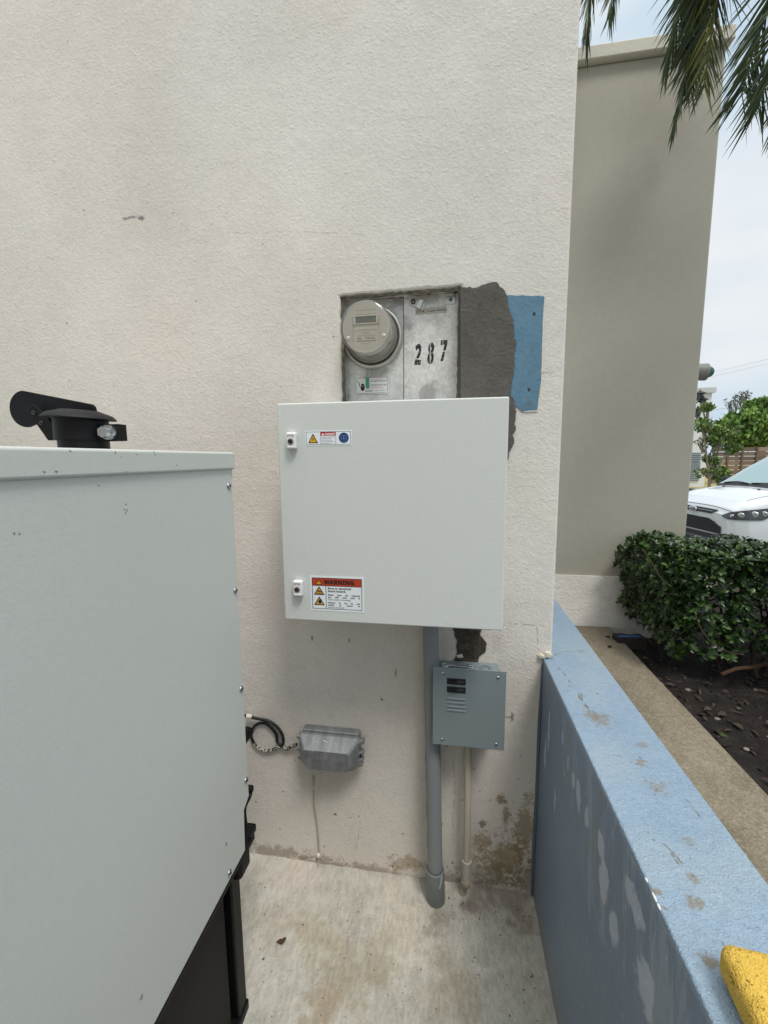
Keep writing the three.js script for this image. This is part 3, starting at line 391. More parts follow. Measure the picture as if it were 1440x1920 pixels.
// ------------------------------------------------------------------ the grey control enclosure
{
  const ex = -0.4586, ey = 1.0163, W = 0.6, H = 0.5986, Z = 0.2154;
  const e = thing('control_enclosure', 'large light grey steel control cabinet with warning stickers on the wall', 'cabinet', [ex + W / 2, ey, 0]);
  const coat = P(0xd4d6d1, { roughness: 0.46, bumpMap: tiled(fineBump, 0.06), bumpScale: 0.00025, specularIntensity: 0.8 });
  part('body', rbox(-W / 2 + 0.008, W / 2 - 0.008, 0.008, H - 0.008, 0.012, Z - 0.022, 0.004), coat, e);
  part('door', rbox(-W / 2, W / 2, 0, H, Z - 0.020, Z, 0.0045, 4), coat, e);
  for (const [x, y] of [[-0.26, 0.04], [0.26, 0.04], [-0.26, H - 0.04], [0.26, H - 0.04]]) part('wall_spacer', cyl(V(x, y, 0), V(x, y, 0.013), 0.014), steel, e);
  const loc = (px, py) => { const p = onWall(px, py, Z); return [p.x - ex - W / 2, p.y - ey]; };
  const drops = new THREE.SphereGeometry(1, 8, 6);
  const lockFace = canvasTex(256, 400, (c, w, h) => { c.fillStyle = '#e4e4e4'; c.fillRect(0, 0, w, h); c.fillStyle = '#191919'; c.font = 'italic bold 62px sans-serif'; c.textAlign = 'center'; c.fillText('RITTAL', w / 2, 104, 176); });
  for (const [px, py] of [[549, 827], [561, 1101]]) {
    const [x, y] = loc(px, py), lk = new THREE.Group(); lk.name = 'lock'; lk.position.set(x, y, Z); e.add(lk);
    const lw = 0.0138, lh = 0.0225;
    part('housing', unitUV(new RoundedBoxGeometry(2 * lw, 2 * lh, 0.016, 4, 0.0055).translate(0, 0, 0.0078), -lw, lw, -lh, lh), M(0xffffff, { map: lockFace, roughness: 0.35 }), lk);
    part('insert', new THREE.CylinderGeometry(0.0082, 0.0088, 0.003, 32).rotateX(Math.PI / 2).translate(0, -0.0015, 0.0164), M(0xa58f92, { roughness: 0.45 }), lk);
    part('key_barrel', [new THREE.TorusGeometry(0.0042, 0.0016, 10, 28).translate(0, -0.0015, 0.0185), cyl(V(0, -0.0015, 0.017), V(0, -0.0015, 0.0195), 0.0018), box(-0.0075, -0.004, -0.0024, -0.0006, 0.0172, 0.0190)], M(0x18181a, { roughness: 0.4 }), lk);
    part('thumb_lip', rbox(-0.0085, 0.0085, -0.0185, -0.0135, 0.0150, 0.0178, 0.0012), M(0xf1f1f0, { roughness: 0.35 }), lk);
  }
  const sticker = (name, c0, c1, label, draw, cw, ch) => { const [x0, y0] = loc(...c0), [x1, y1] = loc(...c1); const g = rbox(x0, x1, y1, y0, Z + 0.0001, Z + 0.0007, 0.0003, 1); part(name, unitUV(g, x0, x1, y1, y0), M(0xffffff, { map: canvasTex(cw, ch, draw), roughness: 0.4 }), e, label); };
  const tri = (c, x, y, w, h, fill) => { c.lineJoin = 'round'; c.fillStyle = fill; c.strokeStyle = '#17120c'; c.lineWidth = w * 0.1; c.beginPath(); c.moveTo(x, y - h / 2); c.lineTo(x + w / 2, y + h / 2); c.lineTo(x - w / 2, y + h / 2); c.closePath(); c.fill(); c.stroke(); };
  sticker('danger_sticker', [572, 808], [660, 835], 'small white sticker with red danger heading, yellow triangle and blue disc', (c, W, H) => {
    c.fillStyle = '#eceff1'; c.fillRect(0, 0, W, H); c.strokeStyle = '#3a4048'; c.lineWidth = 9; c.strokeRect(24, 26, W - 48, H - 52); c.lineWidth = 7; c.beginPath(); c.moveTo(340, 26); c.lineTo(340, H - 26); c.moveTo(674, 26); c.lineTo(674, H - 26); c.stroke();
    tri(c, 174, H / 2 + 6, 190, 178, '#e2a91c'); c.fillStyle = '#17120c'; c.beginPath(); c.moveTo(184, 120); c.lineTo(152, 180); c.lineTo(172, 180); c.lineTo(158, 232); c.lineTo(196, 166); c.lineTo(176, 166); c.fill();
    c.fillStyle = '#b0202c'; c.fillRect(344, 30, 326, 78); c.fillStyle = '#fff'; c.font = 'bold 56px sans-serif'; c.fillText('DANGER', 430, 92, 226); c.beginPath(); c.moveTo(392, 50); c.lineTo(420, 94); c.lineTo(364, 94); c.fill();
    c.fillStyle = '#1b1b1d'; c.font = 'bold 24px sans-serif'; ['Hazardous voltage inside.', 'Disconnect power', 'before servicing unit.', 'See instructions before', 'opening this cover.'].forEach((t, i) => c.fillText(t, 360, 144 + i * 32, 296));
    c.fillStyle = '#17386e'; c.beginPath(); c.arc(850, H / 2, 108, 0, 7); c.fill(); c.strokeStyle = '#7f9cc6'; c.lineWidth = 6; c.strokeRect(790, 110, 54, 70); c.strokeRect(856, 110, 54, 70); c.beginPath(); c.arc(850, 200, 46, 0, 3.14); c.stroke();
  }, 1024, 314);
  sticker('warning_sticker', [581, 1079], [683, 1149], 'white and orange WARNING sticker near the bottom corner of the door', (c, W, H) => {
    c.fillStyle = '#e9ecee'; c.fillRect(0, 0, W, H); c.fillStyle = '#b33f24'; c.fillRect(40, 40, W - 80, 150); c.strokeStyle = '#20242c'; c.lineWidth = 11; c.strokeRect(40, 40, W - 80, H - 84); c.beginPath(); c.moveTo(40, 192); c.lineTo(W - 40, 192); c.moveTo(296, 192); c.lineTo(296, H - 44); c.stroke();
    tri(c, 166, 118, 118, 100, '#e8a02c'); c.fillStyle = '#17120c'; c.fillRect(162, 92, 9, 40); c.fillRect(162, 140, 9, 10); c.font = 'bold 116px sans-serif'; c.strokeStyle = '#17120c'; c.lineWidth = 7; c.strokeText('WARNING', 262, 158, 690); c.fillText('WARNING', 262, 158, 690);
    tri(c, 168, 292, 176, 150, '#d99a3c'); tri(c, 168, 496, 176, 150, '#d99a3c'); c.fillStyle = '#17120c'; c.beginPath(); c.moveTo(116, 300); c.quadraticCurveTo(160, 268, 180, 300); c.quadraticCurveTo(200, 310, 226, 296); c.lineTo(214, 320); c.quadraticCurveTo(170, 318, 140, 306); c.fill(); c.fillRect(120, 336, 100, 8); c.fillRect(130, 348, 80, 6); c.beginPath(); c.ellipse(180, 506, 26, 44, 0.1, 0, 7); c.fill(); c.fillRect(134, 500, 26, 10);
    c.fillStyle = '#1c1c1e'; c.strokeStyle = '#1c1c1e'; c.lineWidth = 3; c.font = 'bold 52px sans-serif'; c.strokeText('Brun or electrical', 330, 258, 600); c.strokeText('shock hazard.', 330, 312, 480); c.fillText('Brun or electrical', 330, 258, 600); c.fillText('shock hazard.', 330, 312, 480);
    const just = (t, y, full) => { c.font = 'bold 40px sans-serif'; const w = t.split(' '); if (!full) return c.fillText(t, 330, y, 600); const tw = w.reduce((s, q) => s + c.measureText(q).width, 0), gap = (600 - tw) / (w.length - 1); let x = 330; for (const q of w) { c.strokeText(q, x, y); c.fillText(q, x, y); x += c.measureText(q).width + gap; } };
    just('Make sure all controls', 382, true); just('are OFF and unit is', 428, true); just('COOL before cleaning.', 474, false); just('Failure to do so can', 536, true); just('result in burns or', 582, true); just('electrical shock.', 628, false);
  }, 1000, 690);
  // rain drops / splashes at the lower right of the door
  const dr = []; for (let i = 0; i < 34; i++) { const [x, y] = loc(880 + (rnd() - 0.5) * 190, 1128 + (rnd() - 0.5) * 105), s = rr(0.0006, 0.0017); dr.push(drops.clone().scale(s, s * 1.2, s * 0.5).translate(x, y, Z)); }
  tag(part('water_drops', dr, P(0xffffff, { transmission: 0.6, roughness: 0.05, thickness: 0 }), e), null, null, null, 'stuff');
}

// ------------------------------------------------------------------ grey conduit and pale conduit
{
  const greyPvc = M(0x84888a, { roughness: 0.55, bumpMap: fineBump, bumpScale: 0.0004 });
  const f = at(817, 1688, 1, 0), top = V(onWall(806, 1190, 0.045).x, 1.022, 0.045), bot = V(f.x, 0, Math.max(0.06, f.z - 0.028));
  const c = thing('grey_conduit', 'thick grey plastic conduit running from the large cabinet into the slab', 'conduit', bot.toArray());
  const d = top.clone().sub(bot), at2 = (y) => d.clone().multiplyScalar(y / d.y);
  part('pipe', cyl(at2(0.10), at2(1.022), 0.0245, 0.0245, 32), greyPvc, c);
  part('coupling', new THREE.LatheGeometry([[0.0, -0.02], [0.030, -0.02], [0.0305, 0.112], [0.0285, 0.118], [0.0246, 0.119], [0.0246, 0.09]].map(([r, y]) => new THREE.Vector2(r, y)), 32).rotateZ(-Math.atan2(d.x, d.y)), M(0x7b7f80, { roughness: 0.6, bumpMap: fineBump, bumpScale: 0.001 }), c);
  part('glue_run', limb([V(0.020, 0.117, 0.022), V(0.016, 0.09, 0.0255), V(0.012, 0.075, 0.028)], 0.0035, 0.002), M(0xa9aeb0, { roughness: 0.4 }), c);
  for (const [y0, y1] of [[0.56, 0.50], [0.49, 0.44], [0.38, 0.31], [0.27, 0.2]]) part('printed_mark', new THREE.CylinderGeometry(0.0247, 0.0247, y0 - y1, 5, 1, true, -1.32, 0.16).translate(...at2((y0 + y1) / 2).toArray()), M(0x3c4046, { roughness: 0.6 }), c);
  const g = at(869, 1674, 1, 0), t2 = V(onWall(877, 1405, 0.036).x, 0.60, 0.036), k = onWall(875, 1640, 0.04);
  const q = thing('pale_conduit', 'thin cream painted conduit dropping from the small breaker box', 'conduit', [g.x, 0, g.z]);
  const cream = M(0xbcb2a3, { roughness: 0.6 }); const L = (p) => p.clone().sub(V(g.x, 0, g.z)), yk = 0.135;
  const j = V(mix(k.x, t2.x, 0.1), yk, 0.038);
  part('pipe', cyl(L(j), L(t2), 0.0118, 0.0118, 24), cream, q);
  part('coupling', cyl(L(V(j.x, yk - 0.055, 0.038)), L(V(j.x, yk + 0.006, 0.038)), 0.0152, 0.0152, 24), cream, q);
  part('coupling_rim', new THREE.TorusGeometry(0.0142, 0.0016, 8, 28).rotateX(Math.PI / 2).translate(...L(V(j.x, yk + 0.006, 0.038)).toArray()), M(0xd4cbbd, { roughness: 0.5 }), q);
  part('elbow', tube([L(V(j.x, yk - 0.05, 0.038)), L(V(j.x, yk - 0.075, 0.042)), V(0, 0.03, 0), V(-0.004, -0.02, 0.008)], 0.0135, 24, 16), M(0xb0a594, { roughness: 0.7 }), q);
  part('elbow_rim', new THREE.TorusGeometry(0.0142, 0.0014, 8, 28).rotateX(Math.PI / 2 + 0.3).translate(...L(V(j.x, yk - 0.066, 0.040)).toArray()), M(0xcabfae, { roughness: 0.5 }), q);
}

// ------------------------------------------------------------------ small breaker box
{
  const Z = 0.1, tl = onWall(812, 1250, Z), br = onWall(945, 1408, Z), w = onWall(950, 1330, Z).x - tl.x;
  const x0 = tl.x, x1 = x0 + 0.214, y1 = tl.y, y0 = br.y, bt = onWall(880, 1240, 0).y;
  const b = thing('breaker_box', 'small grey breaker box with two black breakers under the large cabinet', 'breaker box', [(x0 + x1) / 2, y0, 0]);
  const cx = (x0 + x1) / 2, gm = P(0x7f898c, { roughness: 0.5, bumpMap: tiled(fineBump, 0.05), bumpScale: 0.0002 });
  const lx = (px, py) => { const p = onWall(px, py, Z); return [p.x - cx, p.y - y0]; };
  const hw = 0.107, H = y1 - y0;
  part('body', rbox(-hw + 0.012, hw - 0.012, 0.012, Math.min(bt, y1 - 0.006) - y0, 0.001, Z - 0.004, 0.003), gm, b);
  part('cover', rbox(-hw, hw, 0, H, Z - 0.0035, Z, 0.0016), gm, b);
  for (const [px, py] of [[830, 1263], [934, 1271], [829, 1387], [930, 1396]]) { const [x, y] = lx(px, py); const s = part('screw', new THREE.SphereGeometry(0.0052, 16, 8).scale(1, 1, 0.5).translate(x, y, Z), zincScrew, b); part('slot', rbox(x - 0.004, x + 0.004, y - 0.0006, y + 0.0006, Z + 0.0018, Z + 0.0032, 0.0003), M(0x3a3a3a), s); }
  for (let i = 0; i < 2; i++) {
    const [a, t] = lx(838, 1271 + i * 15.3), [c, d] = lx(873, 1285 + i * 15.3), g = new THREE.Group(); g.name = 'breaker'; b.add(g);
    part('breaker_body', rbox(a, c, d, t, Z - 0.02, Z + 0.002, 0.0015), M(0x131316, { roughness: 0.5 }), g);
    part('breaker_handle', rbox(a + 0.012, a + 0.026, d + 0.006, t - 0.006, Z + 0.002, Z + 0.009, 0.0012), M(0x0c0c0e, { roughness: 0.45 }), g);
    part('rating_print', unitUV(box(a + 0.029, c - 0.003, d + 0.004, t - 0.004, Z + 0.0021, Z + 0.0024), a + 0.029, c - 0.003, d + 0.004, t - 0.004), M(0xffffff, { roughness: 0.5, map: canvasTex(128, 100, (k, W, Hh) => { k.fillStyle = '#1a1a1d'; k.fillRect(0, 0, W, Hh); k.fillStyle = '#77777a'; k.font = '30px sans-serif'; k.fillText('ON', 8, 36); k.fillText('OFF', 8, 76); k.fillRect(70, 20, 5, 60); k.fillRect(86, 24, 34, 5); k.fillRect(86, 40, 30, 5); }) }), g);
  }
  for (const py of [1309, 1316.5, 1324, 1331]) { const [a, t] = lx(838, py - 1.5), [c] = lx(873, py), g = rbox(a, c, t - 0.0055, t, Z - 0.001, Z + 0.0022, 0.0018); part('knockout_rib', g, gm, b); }
  const ty = Math.min(bt, y1 - 0.006) - y0;
  part('knockout', [new THREE.TorusGeometry(0.017, 0.0011, 6, 36).rotateX(Math.PI / 2).translate(0.052, ty, 0.04), new THREE.TorusGeometry(0.011, 0.0011, 6, 30).rotateX(Math.PI / 2).translate(0.052, ty, 0.04)], M(0x4f585c, { roughness: 0.6 }), b);
  part('rust_spot', new THREE.SphereGeometry(0.006, 8, 6).scale(1, 0.5, 1.1).translate(hw - 0.014, ty - 0.002, 0.05), M(0x6a543a, { roughness: 0.95 }), b);
  const wr = thing('small_wrench', 'small steel open ended wrench lying on the grey breaker box', 'wrench', [cx - 0.03, y0 + ty, 0.045]);
  part('shaft', rbox(-0.032, 0.030, 0.001, 0.007, -0.004, 0.004, 0.002), steel, wr);
  part('open_jaw', [rbox(0.028, 0.044, 0.001, 0.008, -0.010, -0.0035, 0.002), rbox(0.028, 0.044, 0.001, 0.008, 0.0035, 0.010, 0.002), rbox(0.024, 0.031, 0.001, 0.008, -0.008, 0.008, 0.002)], steel, wr);
  part('ring_head', new THREE.TorusGeometry(0.0085, 0.0038, 10, 24).rotateX(Math.PI / 2).translate(-0.042, 0.0042, 0), steel, wr);
}

// ------------------------------------------------------------------ die-cast junction box, cable and wire
{
  const Z = 0.085, a = onWall(556, 1392, Z), c = onWall(672, 1458, Z), cx = (a.x + c.x) / 2 - 0.004, cy = (a.y + c.y) / 2;
  const j = thing('junction_box', 'weathered grey cast junction box low on the stucco wall', 'junction box', [cx, cy, 0]);
  const castMap = dataTex(512, 512, (u, v, o) => { const n = fbm(u * 6, v * 4, 4, 6, 3) - 0.5, s = fbm(u * 22, v * 4, 4, 22, 5), f = fbm(u * 90, v * 90, 2, 90, 6) - 0.5; let q = 128 + 30 * n + 18 * f; q = mix(q, 160, 0.4 * smooth(0.5, 0.8, s)); q = mix(q, 104, 0.4 * smooth(0.5, 0.25, s)); o[0] = q - 2; o[1] = q; o[2] = q + 1; });
  const cast = M(0xffffff, { map: tiled(castMap, 0.25), metalness: 0.3, roughness: 0.5, bumpMap: fineBump, bumpScale: 0.0006 });
  const w = 0.104, h = 0.058;
  part('base', rbox(-w + 0.006, w - 0.004, -h + 0.004, h + 0.006, 0.002, 0.034, 0.006), cast, j);
  // cover: a hip-shaped lid
  const lv = [[0.036, w, h, 0], [0.048, w, h, 0], [0.088, w - 0.026, h - 0.024, -0.004]], pos = [], ring = ([z, W, H, o]) => { const ch = 0.02; return [[-W, -H + ch], [-W + ch, -H], [W - ch, -H], [W, -H + ch], [W, H - 0.006], [W - 0.006, H], [-W + 0.006, H], [-W, H - 0.006]].map(([x, y]) => [x, y + o, z]); };
  const rs = lv.map(ring); const quad = (p, q, r, s) => pos.push(...p, ...q, ...r, ...p, ...r, ...s);
  for (let k = 0; k + 1 < rs.length; k++) for (let i = 0; i < 8; i++) quad(rs[k][i], rs[k][(i + 1) % 8], rs[k + 1][(i + 1) % 8], rs[k + 1][i]);
  const top = rs[2]; for (let i = 1; i < 7; i++) pos.push(...top[0], ...top[i], ...top[i + 1]); const bo = rs[0]; for (let i = 1; i < 7; i++) pos.push(...bo[0], ...bo[i + 1], ...bo[i]);
  const g = new THREE.BufferGeometry(); g.setAttribute('position', new THREE.Float32BufferAttribute(pos, 3)); g.computeVertexNormals();
  part('cover', boxUV(g), cast, j);
  part('cast_rib', rbox(-w + 0.034, -w + 0.07, 0.012, 0.028, 0.0875, 0.0888, 0.0006), cast, j);
  for (const [sx, y, l] of [[1, 0.046, 0.022], [1, 0.004, 0.02], [1, -0.018, 0.018], [1, -0.034, 0.016], [-1, 0.044, 0.014], [-1, 0.0, 0.013], [-1, -0.03, 0.012]]) { const e = part('lug', rbox(-l / 2, l / 2, -0.007, 0.007, -0.012, 0.012, 0.003), cast, j); e.position.set(sx * (w + l / 2 - 0.006), y, 0.04); e.rotation.z = sx * 0.35; }
  part('lug_hole', cyl(V(w + 0.005, 0.004, 0.038), V(w + 0.005, 0.004, 0.054), 0.0045, 0.0045, 14), M(0x222222), j);
  for (let i = 0; i < 11; i++) part('paint_speck', new THREE.SphereGeometry(rr(0.0012, 0.0028), 8, 6).scale(1, 1, 0.6).translate(rr(-0.08, 0.08), rr(0.034, 0.05), 0.06 + 0.008 * rnd()), M(0xdfdbcf, { roughness: 0.8 }), j);
  // cable
  const P2 = (px, py, z) => onWall(px, py, z);
  const k = thing('looped_cable', 'black cable looped on the wall beside the cast junction box', 'cable');
  part('cable', tube([P2(452, 1340, 0.03), P2(466, 1344, 0.02), P2(486, 1348, 0.016), P2(506, 1353, 0.014), P2(522, 1366, 0.014), P2(531, 1383, 0.014), P2(529, 1398, 0.014), P2(521, 1392, 0.008), P2(518, 1378, 0.006), P2(509, 1365, 0.007), P2(497, 1356, 0.006), P2(484, 1357, 0.006), P2(474, 1366, 0.006), P2(471, 1380, 0.006), P2(476, 1394, 0.006)], 0.0052, 180, 10), M(0x17181b, { roughness: 0.5 }), k);
  part('painted_cable', tube([P2(476, 1394, 0.006), P2(484, 1402, 0.007), P2(494, 1407, 0.008), P2(508, 1407, 0.008), P2(520, 1402, 0.010), P2(531, 1400, 0.012), P2(538, 1404, 0.012), P2(546, 1400, 0.014), P2(556, 1396, 0.02)], 0.0056, 90, 10), M(0xffffff, { map: tiled(dataTex(256, 64, (u, v, o) => { const q = fbm(u * 30, v * 6, 3, 0, 4) > 0.5 ? 178 : 40; o[0] = q; o[1] = q * 0.97; o[2] = q * 0.9; }), 1), roughness: 0.7 }), k, 'lower part of the loop smeared with pale paint');
  part('plug', cyl(P2(462, 1343, 0.024), P2(472, 1344, 0.02), 0.009, 0.007, 14), M(0xd9d4c8, { roughness: 0.7 }), k);
  const wv = thing('painted_wire', 'thin cream painted wire running down from the junction box', 'wire');
  part('wire', tube([P2(588, 1455, 0.02), P2(588, 1480, 0.006), P2(589, 1510, 0.004), P2(594, 1540, 0.004), P2(597, 1570, 0.004), P2(598, 1600, 0.004), P2(597, 1614, 0.005), V(P2(597, 1621, 0).x, 0.004, 0.012)], 0.0034, 70, 8), M(0xb3a898, { roughness: 0.8 }), wv);
  part('caulk_blob', new THREE.IcosahedronGeometry(0.0085, 2).scale(0.8, 1.1, 0.8).translate(...P2(597, 1604, 0.008).toArray()), M(0xd8d3c6, { roughness: 0.85 }), wv);
  part('caulk_blob', new THREE.IcosahedronGeometry(0.005, 2).scale(0.8, 2.2, 0.8).translate(...P2(588, 1474, 0.008).toArray()), M(0xd8d3c6, { roughness: 0.85 }), wv);
}

// ------------------------------------------------------------------ generator cabinet with its exhaust
{
  const X = -0.4873, YT = 1.484, YL = 1.4459, YB = 0.5136, ZF = 0.4131, ZN = 1.75, XB = -1.30;
  const g = thing('generator', 'grey steel generator housing on a black base beside the wall', 'generator', [(X + XB) / 2, 0, (ZF + ZN) / 2]);
  const o = V((X + XB) / 2, 0, (ZF + ZN) / 2), shift = (geo) => geo.translate(-o.x, -o.y, -o.z);
  const specks = [[236, 946], [234, 955], [238, 957], [236, 962], [27, 1001], [36, 1001], [185, 910], [75, 885], [98, 885], [124, 846], [210, 849], [220, 856], [250, 853], [326, 873], [230, 884], [283, 848], [285, 853]].map(([a, b]) => { const p = at(a, b, 0, X); return [p.z, p.y]; });
  const gMap = dataTex(2048, 1024, (u, v, q) => {
    const z = 0.4 + u * 1.4, y = 0.45 + v * 1.05, n = fbm(z * 3, y * 3, 3, 0, 3) - 0.5, f = fbm(z * 220, y * 220, 2, 0, 5) - 0.5; let c = 200 + 7 * n + 4 * f, k = 0;
    for (const [a, b] of specks) { const e = Math.hypot(z - a, y - b); if (e > 0.004) continue; const d = e + (fbm(z * 700, y * 700, 2, 0, 6) - 0.5) * 0.003; if (d < 0.0017) k = Math.max(k, 0.7 * smooth(0.0017, 0.0006, d)); }
    q[0] = mix(c, 70, k); q[1] = mix(c + 2, 72, k); q[2] = mix(c - 5, 70, k);
  });
  const paint = P(0xffffff, { map: tiled(gMap, 1.4, 1.05, 0.4, 0.45), roughness: 0.42, bumpMap: tiled(fineBump, 0.08), bumpScale: 0.0002 });
  // side panel with its cut corner at the far end: outline in (z, y)
  const zy = (px, py) => { const p = at(px, py, 0, X); return [p.z, p.y]; }, nA = zy(469, 1488), nB = zy(458, 1519), nC = zy(460, 1590);
  const sp = [[ZF, YL + 0.012], [ZF, nA[1]], nB, [nC[0], YB], [ZN, YB], [ZN, YL + 0.012]].map(([z, y]) => new THREE.Vector2(-z, y));
  const sg = new THREE.ExtrudeGeometry(new THREE.Shape(sp), { depth: 0.018, bevelEnabled: true, bevelSize: 0.002, bevelOffset: -0.002, bevelThickness: 0.002, bevelSegments: 2 }).rotateY(Math.PI / 2).translate(X - 0.020, 0, 0);
  part('side_panel', shift(boxUV(sg)), paint, g);
  part('housing', shift(rbox(XB, X - 0.022, YB + 0.02, YL + 0.02, ZF + 0.010, ZN - 0.01, 0.006)), paint, g);
  part('lid', shift(rbox(XB - 0.01, X + 0.006, YL, YT, ZF - 0.008, ZN + 0.01, 0.005, 4)), paint, g);
  part('lid_hem', shift(rbox(X - 0.03, X - 0.002, YL - 0.022, YL + 0.004, ZF - 0.007, ZF - 0.001, 0.002)), paint, g);
  for (const [px, py] of [[431, 911], [443, 1107], [454, 1292], [463, 1463], [432, 1637]]) { const p = at(px, py, 0, X + 0.003); const s = part('screw', shift(new THREE.SphereGeometry(0.0075, 18, 10).scale(0.5, 1, 1).translate(X + 0.001, p.y, Math.max(p.z, ZF + 0.008))), zincScrew, g); part('socket', shift(cyl(V(X + 0.0035, p.y, Math.max(p.z, ZF + 0.008)), V(X + 0.0052, p.y, Math.max(p.z, ZF + 0.008)), 0.0028, 0.0026, 6)), M(0x3a3c3e, { metalness: 0.7 }), s); }
  for (const [px, py] of [[424, 1582], [265, 1869]]) { const p = at(px, py, 0, X); part('dimple', shift(new THREE.SphereGeometry(0.004, 12, 8).scale(0.3, 1.2, 0.8).translate(X + 0.0005, p.y, p.z)), M(0x9ea3a3, { metalness: 0.5, roughness: 0.3 }), g); }
  const blk = P(0x0a0a0b, { roughness: 0.5, specularIntensity: 0.5 }), XI = X - 0.036;
  // black base: recessed side plate, corner post, sill under the panel, foot
  part('base_side', shift(rbox(XB + 0.03, XI - 0.012, 0.03, YB - 0.004, ZF + 0.06, ZN - 0.02, 0.004)), P(0x171614, { roughness: 0.6, specularIntensity: 0.5 }), g);
  part('base_post', shift(rbox(XI - 0.05, XI, 0.004, YB - 0.01, ZF + 0.002, ZF + 0.045, 0.006)), blk, g);
  part('base_post', shift(rbox(XB + 0.03, XB + 0.08, 0.004, YB - 0.01, ZF + 0.002, ZF + 0.045, 0.006)), blk, g);
  part('base_post', shift(rbox(XI - 0.05, XI, 0.004, YB - 0.01, ZN - 0.06, ZN - 0.02, 0.006)), blk, g);
  part('base_post', shift(rbox(XB + 0.03, XB + 0.08, 0.004, YB - 0.01, ZN - 0.06, ZN - 0.02, 0.006)), blk, g);
  part('base_sill', shift(rbox(XI - 0.05, X + 0.001, YB - 0.012, YB - 0.0005, ZF - 0.004, ZN - 0.01, 0.002)), blk, g);
  part('base_skid', shift(rbox(XI - 0.06, XI + 0.004, 0, 0.028, ZF + 0.0, ZN - 0.01, 0.004)), blk, g);
  part('base_skid', shift(rbox(XB + 0.03, XB + 0.09, 0, 0.028, ZF + 0.0, ZN - 0.01, 0.004)), blk, g);
  // flange and brackets seen past the far end
  const zx = (px, py, x) => { const p = at(px, py, 0, x); return [p.z, p.y]; };
  part('end_flange', shift(boxUV(limb([V(X - 0.003, nA[1] + 0.004, ZF - 0.016), V(X - 0.003, nA[1] - 0.008, ZF - 0.009), V(X - 0.003, nB[1], nB[0] - 0.007), V(X - 0.003, mix(nB[1], nC[1], 0.5), nB[0] - 0.006), V(X - 0.003, YB, nC[0] - 0.006)], 0.0055, 0.0055, 24, 8))), blk, g);
  part('flange_nub', shift(rbox(X - 0.02, X + 0.002, nA[1] - 0.006, nA[1] + 0.010, ZF - 0.024, ZF - 0.008, 0.004)), blk, g);
  { const [z, y] = zx(470, 1566, X - 0.012), [z2] = zx(479, 1566, X - 0.012); part('bracket', shift(rbox(X - 0.04, X - 0.006, y - 0.02, y + 0.018, z - 0.012, nC[0] + 0.01, 0.004)), blk, g); part('bracket_pad', shift(rbox(X - 0.036, X - 0.01, y - 0.012, y + 0.008, z2 - 0.004, z - 0.013, 0.003)), blk, g); }
  part('base_corner', shift(rbox(XI - 0.05, X - 0.006, YB - 0.075, YB - 0.013, ZF - 0.006, ZF + 0.05, 0.012)), blk, g);
  { const [z, y] = zx(468, 1386, X - 0.012); part('cable_gland', shift(cyl(V(X - 0.03, y, ZF + 0.014), V(X - 0.03, y, z - 0.03), 0.016, 0.014, 18)), blk, g); }
  // exhaust with rain cap
  const ZC = 0.62, PC = at(155, 836, 2, ZC), ex = thing('exhaust_cap', 'black exhaust stub with hinged rain cap on the generator lid', 'exhaust', [PC.x, YT, ZC]);
  const satin = P(0x0c0c0e, { roughness: 0.5, specularIntensity: 0.5 }), E = (px, py, z = ZC) => { const p = at(px, py, 2, z); return V(p.x - PC.x, p.y - YT, 0); };
  const r = 0.0415, yTop = E(155, 783).y;
  part('pipe', cyl(V(0.004, 0, 0), V(0.004, yTop - 0.01, 0), r - 0.002, r - 0.002, 40), satin, ex);
  part('clamp_band', cyl(V(0.002, E(155, 826).y, 0), V(0.002, E(155, 783).y, 0), r + 0.0015, r + 0.0005, 40), satin, ex);
  part('clamp_ear', [rbox(r - 0.012, E(230, 800).x, E(215, 827).y, E(215, 796).y, 0.006, 0.0105, 0.001), rbox(r - 0.012, E(229, 800).x, E(215, 827).y, E(215, 796).y, -0.0105, -0.006, 0.001), rbox(E(227, 800).x, E(230, 800).x, E(215, 827).y, E(215, 796).y, -0.006, 0.006, 0.001)], satin, ex);
  const bl = E(188, 810, ZC + 0.03), bolt = new THREE.Group(); bolt.name = 'bolt'; bolt.position.set(bl.x + 0.003, bl.y, 0.024); ex.add(bolt);
  part('washer', cyl(V(0, 0, -0.014), V(0, 0, -0.004), 0.0125, 0.0125, 28), zincScrew, bolt); part('hex_head', cyl(V(0, 0, -0.004), V(0, 0, 0.006), 0.0108, 0.0100, 6), zincScrew, bolt);
  const disc = new THREE.LatheGeometry([[0, 0.012], [0.03, 0.011], [0.05, 0.004], [0.0575, -0.003], [0.056, -0.0045], [0.045, -0.0015], [0, -0.001]].map(([a, b]) => new THREE.Vector2(a, b)), 48); disc.rotateZ(-0.06).translate(0.0, yTop + 0.002, 0);
  part('rain_flap', disc, P(0x1a1a1c, { roughness: 0.6, specularIntensity: 0.6 }), ex);
  const arc = []; const pc2 = E(40, 766), rad = E(40, 766).distanceTo(E(11, 766)); for (let i = 0; i <= 18; i++) { const t = Math.PI * 0.52 + i / 18 * Math.PI * 1.0; arc.push(V(pc2.x + Math.cos(t) * rad, pc2.y + Math.sin(t) * rad, 0)); }
  const pl = [...arc, E(70, 791), E(105, 783), E(174, 778), E(171, 762), E(166, 757)].map((p) => new THREE.Vector2(p.x, p.y));
  part('counterweight', plate(pl.reverse(), 0.006, 0.0012, -0.012), P(0x0d0e13, { roughness: 0.5, specularIntensity: 0.5 }), ex);
  const arm = [[63, 775], [64, 766], [70, 761], [76, 762], [82, 767], [106, 793], [110, 797], [110, 826], [99, 826]].map(([a, b]) => E(a, b));
